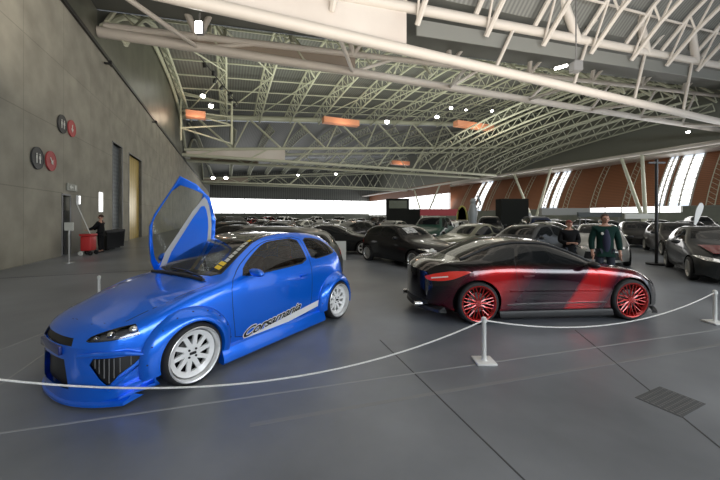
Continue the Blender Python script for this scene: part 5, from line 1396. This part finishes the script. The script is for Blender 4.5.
    if bib:
        q = bmesh.new(); ball(q, (0, -.09, 1.14*k), .085, .075, .30, 16); link('shirt_front', q, bib, root)
    return root
x, y = atf(605, 7.5); person((x, y, 0), D(-22), 1.76, 'man in dark green jacket over navy top standing behind the coupe bonnet', M['cloth_green'], M['jeans'], 'hair', 'down', True, M['cloth_navy'])
x, y = atf(569, 8.7); person((x, y, 0), D(-12), 1.60, 'man in black t-shirt with arms folded before him behind the coupe', M['cloth_black'], M['jeans'], 'cap', 'fold')
x, y = atf(101, 15.3); person((x, y, 0), D(-75), 1.80, 'cleaner in black overalls pushing a red cart beside the concrete wall', M['cloth_black'], M['cloth_black'], 'hair', 'push')
# red cleaning cart
x, y = atf(88.5, 14.3); t = tag(empty('cleaning_cart', (x, y, 0), D(15)), 'red cleaning cart with a long pale handle before the concrete wall', 'cart')
q = bevbox(-.2, .2, -.25, .25, .2, .85, .05); link('bin', q, M['red'], t)
q = bevbox(-.23, .23, -.28, .28, .85, .95, .03); link('lid', q, M['red'], t)
for a in (-1, 1):
    for b2 in (-1, 1): q = bmesh.new(); lathe(q, [(.02, -.02), (.09, -.02), (.1, 0), (.09, .02), (.02, .02)], 14); o = link('wheel', q, M['signwhite'] if (a, b2) == (-1, -1) else M['black'], t); o.location = (a*.18, b2*.24, .1)
q = bmesh.new(); tube(q, (.12, 0, .8), (-.45, 0, 2.3), .02, 6); link('broom_handle', q, M['signwhite'], t)
for i, (px, Y) in enumerate(((109, 15.6), (114.5, 16.3), (118.5, 17.2))):
    x, y = atf(px, Y+.6); t = tag(empty('waste_bin', (x, y, 0), UANG), ['black wheeled bin beside the cleaner', 'black wheeled bin in the middle of three by the wall', 'black wheeled bin farthest from the cleaner'][i], 'bin')
    q = bmesh.new(); lathe(q, [(.24, 0.08), (.3, .9), (.32, .92), (.30, 1.02), (.05, 1.06)], 4, 'Z', close=True); link('bin_body', q, M['black'], t)
    for s in (-1, 1): q = bmesh.new(); tube(q, (s*.2, .2, .1), (s*.26, .2, .1), .1, 12); link('wheel', q, M['black'], t)

# ------------------------------------------------------------------ stands and banners in the distance
def kiosk(px, Y, wd_, h, m, label, name='display_stand', dep=1.2, z0=0, cat='stand', panel=None):
    x, y = atf(px, Y); t = tag(empty(name, (x, y, 0), math.atan2(-x, y)*0), label, cat)
    q = bmesh.new(); box(q, -wd_/2, wd_/2, 0, dep, z0, h); link('board', q, m, t, False)
    if z0 > 0:
        for s in (-1, 1): q = bmesh.new(); tube(q, (s*wd_*.45, dep/2, 0), (s*wd_*.45, dep/2, z0), .05, 6); link('leg', q, M['grey'], t)
    if panel: q = bmesh.new(); box(q, -wd_*.4, wd_*.4, -.03, 0, h*.72, h*.94); link('panel', q, panel, t, False)
    return t
dkp = mat('dark_display', (.012, .013, .011), .85, spec=.2); 
kiosk(398, 33, 2.3, 3.6, dkp, 'dark tall display tower left of the red banner', panel=mat('green_screen', (.05, .06, .02), .4))
kiosk(413, 36, 1.6, 2.6, dkp, 'lower black display box beside the dark tower')
kiosk(437, 48, 9.0, 2.9, mat('red_banner', (.35, .02, .03), .5), 'long red banner board hung in front of the right wall', 'banner', .2, 1.9, 'banner')
kiosk(515, 28, 2.4, 3.3, dkp, 'black cube display stand behind the olive car')
kiosk(521, 31, 2.0, 2.1, mat('light_board', (.4, .4, .38), .5), 'pale board beside the black cube stand')
kiosk(600, 34, 4.6, 2.2, mat('sign_board_dark', (.03, .04, .035), .4), 'dark sign board above the cars behind the green-jacketed man', z0=1.7, dep=.2)
kiosk(566, 36, 5.4, 2.7, mat('grey_board', (.28, .28, .26), .5), 'grey tent-like board left of the dark sign board', dep=.6, z0=1.9)
kiosk(640, 28, 2.6, 2.0, M['signwhite'], 'small white lettered board among the dark cars', z0=1.55, dep=.1)
# tall grey figure-like statue and round yellow ring banner
x, y = atf(473, 30); t = tag(empty('inflatable_figure', (x, y, 0)), 'tall grey inflatable figure with raised arm beside the orange wall', 'inflatable figure')
q = bmesh.new(); lathe(q, [(.35, 0), (.4, .6), (.32, 1.3), (.42, 2.1), (.28, 2.8), (.2, 2.95), (.28, 3.2), (.15, 3.45)], 14, 'Z', close=True); link('figure_body', q, mat('grey_inflatable', (.3, .32, .33), .4), t)
q = bmesh.new(); path(q, [(.3, 0, 2.4), (.7, 0, 2.9), (.45, 0, 3.7)], .1, 8); link('arm', q, mat('grey_inflatable_arm', (.3, .32, .33), .4), t)
x, y = atf(472, 34); 
t = tag(empty('round_arch_banner', (atf(471.5-0, 36)[0]-.2, 36, 0)), 'tall narrow arch banner edged in yellow before the right wall', 'banner')
t.location = (atf(472-.0, 36)[0]-.1, 36, 0); t.location.x = atf(472, 36)[0] if False else atf(471, 36)[0]
t.location.x = atf(472-0, 36)[0]; t.location.x = atf(462, 36)[0]
q = bmesh.new(); pts = [(.55*math.cos(2*PI*k/24), 0, 1.6+1.3*math.sin(2*PI*k/24)) for k in range(25)]; path(q, pts, .09, 6); link('yellow_edge', q, mat('dull_yellow', (.35, .33, .08), .5), t)
q = bmesh.new(); q.faces.new([q.verts.new((p[0], .02, p[2])) for p in pts[:-1]]); bmesh.ops.solidify(q, geom=q.faces[:], thickness=.04); link('cloth', q, mat('dark_cloth_banner', (.12, .12, .1), .6), t, False)
q = bmesh.new(); tube(q, (0, 0, 0), (0, 0, .35), .05, 8); link('stand', q, M['black'], t)
# feather flag on the right
x, y = atf(693, 17.5); t = tag(empty('feather_flag', (x, y, 0)), 'white teardrop feather flag leaning over the dark cars at right', 'flag')
pts = [(0, 0), (.28, .5), (.52, 1.05), (.60, 1.35), (.52, 1.52), (.35, 1.5), (.2, 1.25), (.08, .7)]
q = bmesh.new(); prism(q, [(a, 0, .95+b2) for a, b2 in smoothpoly(pts, 1)], (0, .02, 0)); link('sail', q, M['white'], t, False)
q = bmesh.new(); path(q, [(-.12, .01, 0), (0, .01, .95), (.08, .01, 1.65), (.2, .01, 2.2), (.38, .01, 2.48), (.5, .01, 2.48)], .018, 6); link('flag_pole', q, M['grey'], t)
q = bmesh.new(); tube(q, (-.12, 0, 0), (-.12, 0, .05), .25, 12); link('base', q, M['black'], t)
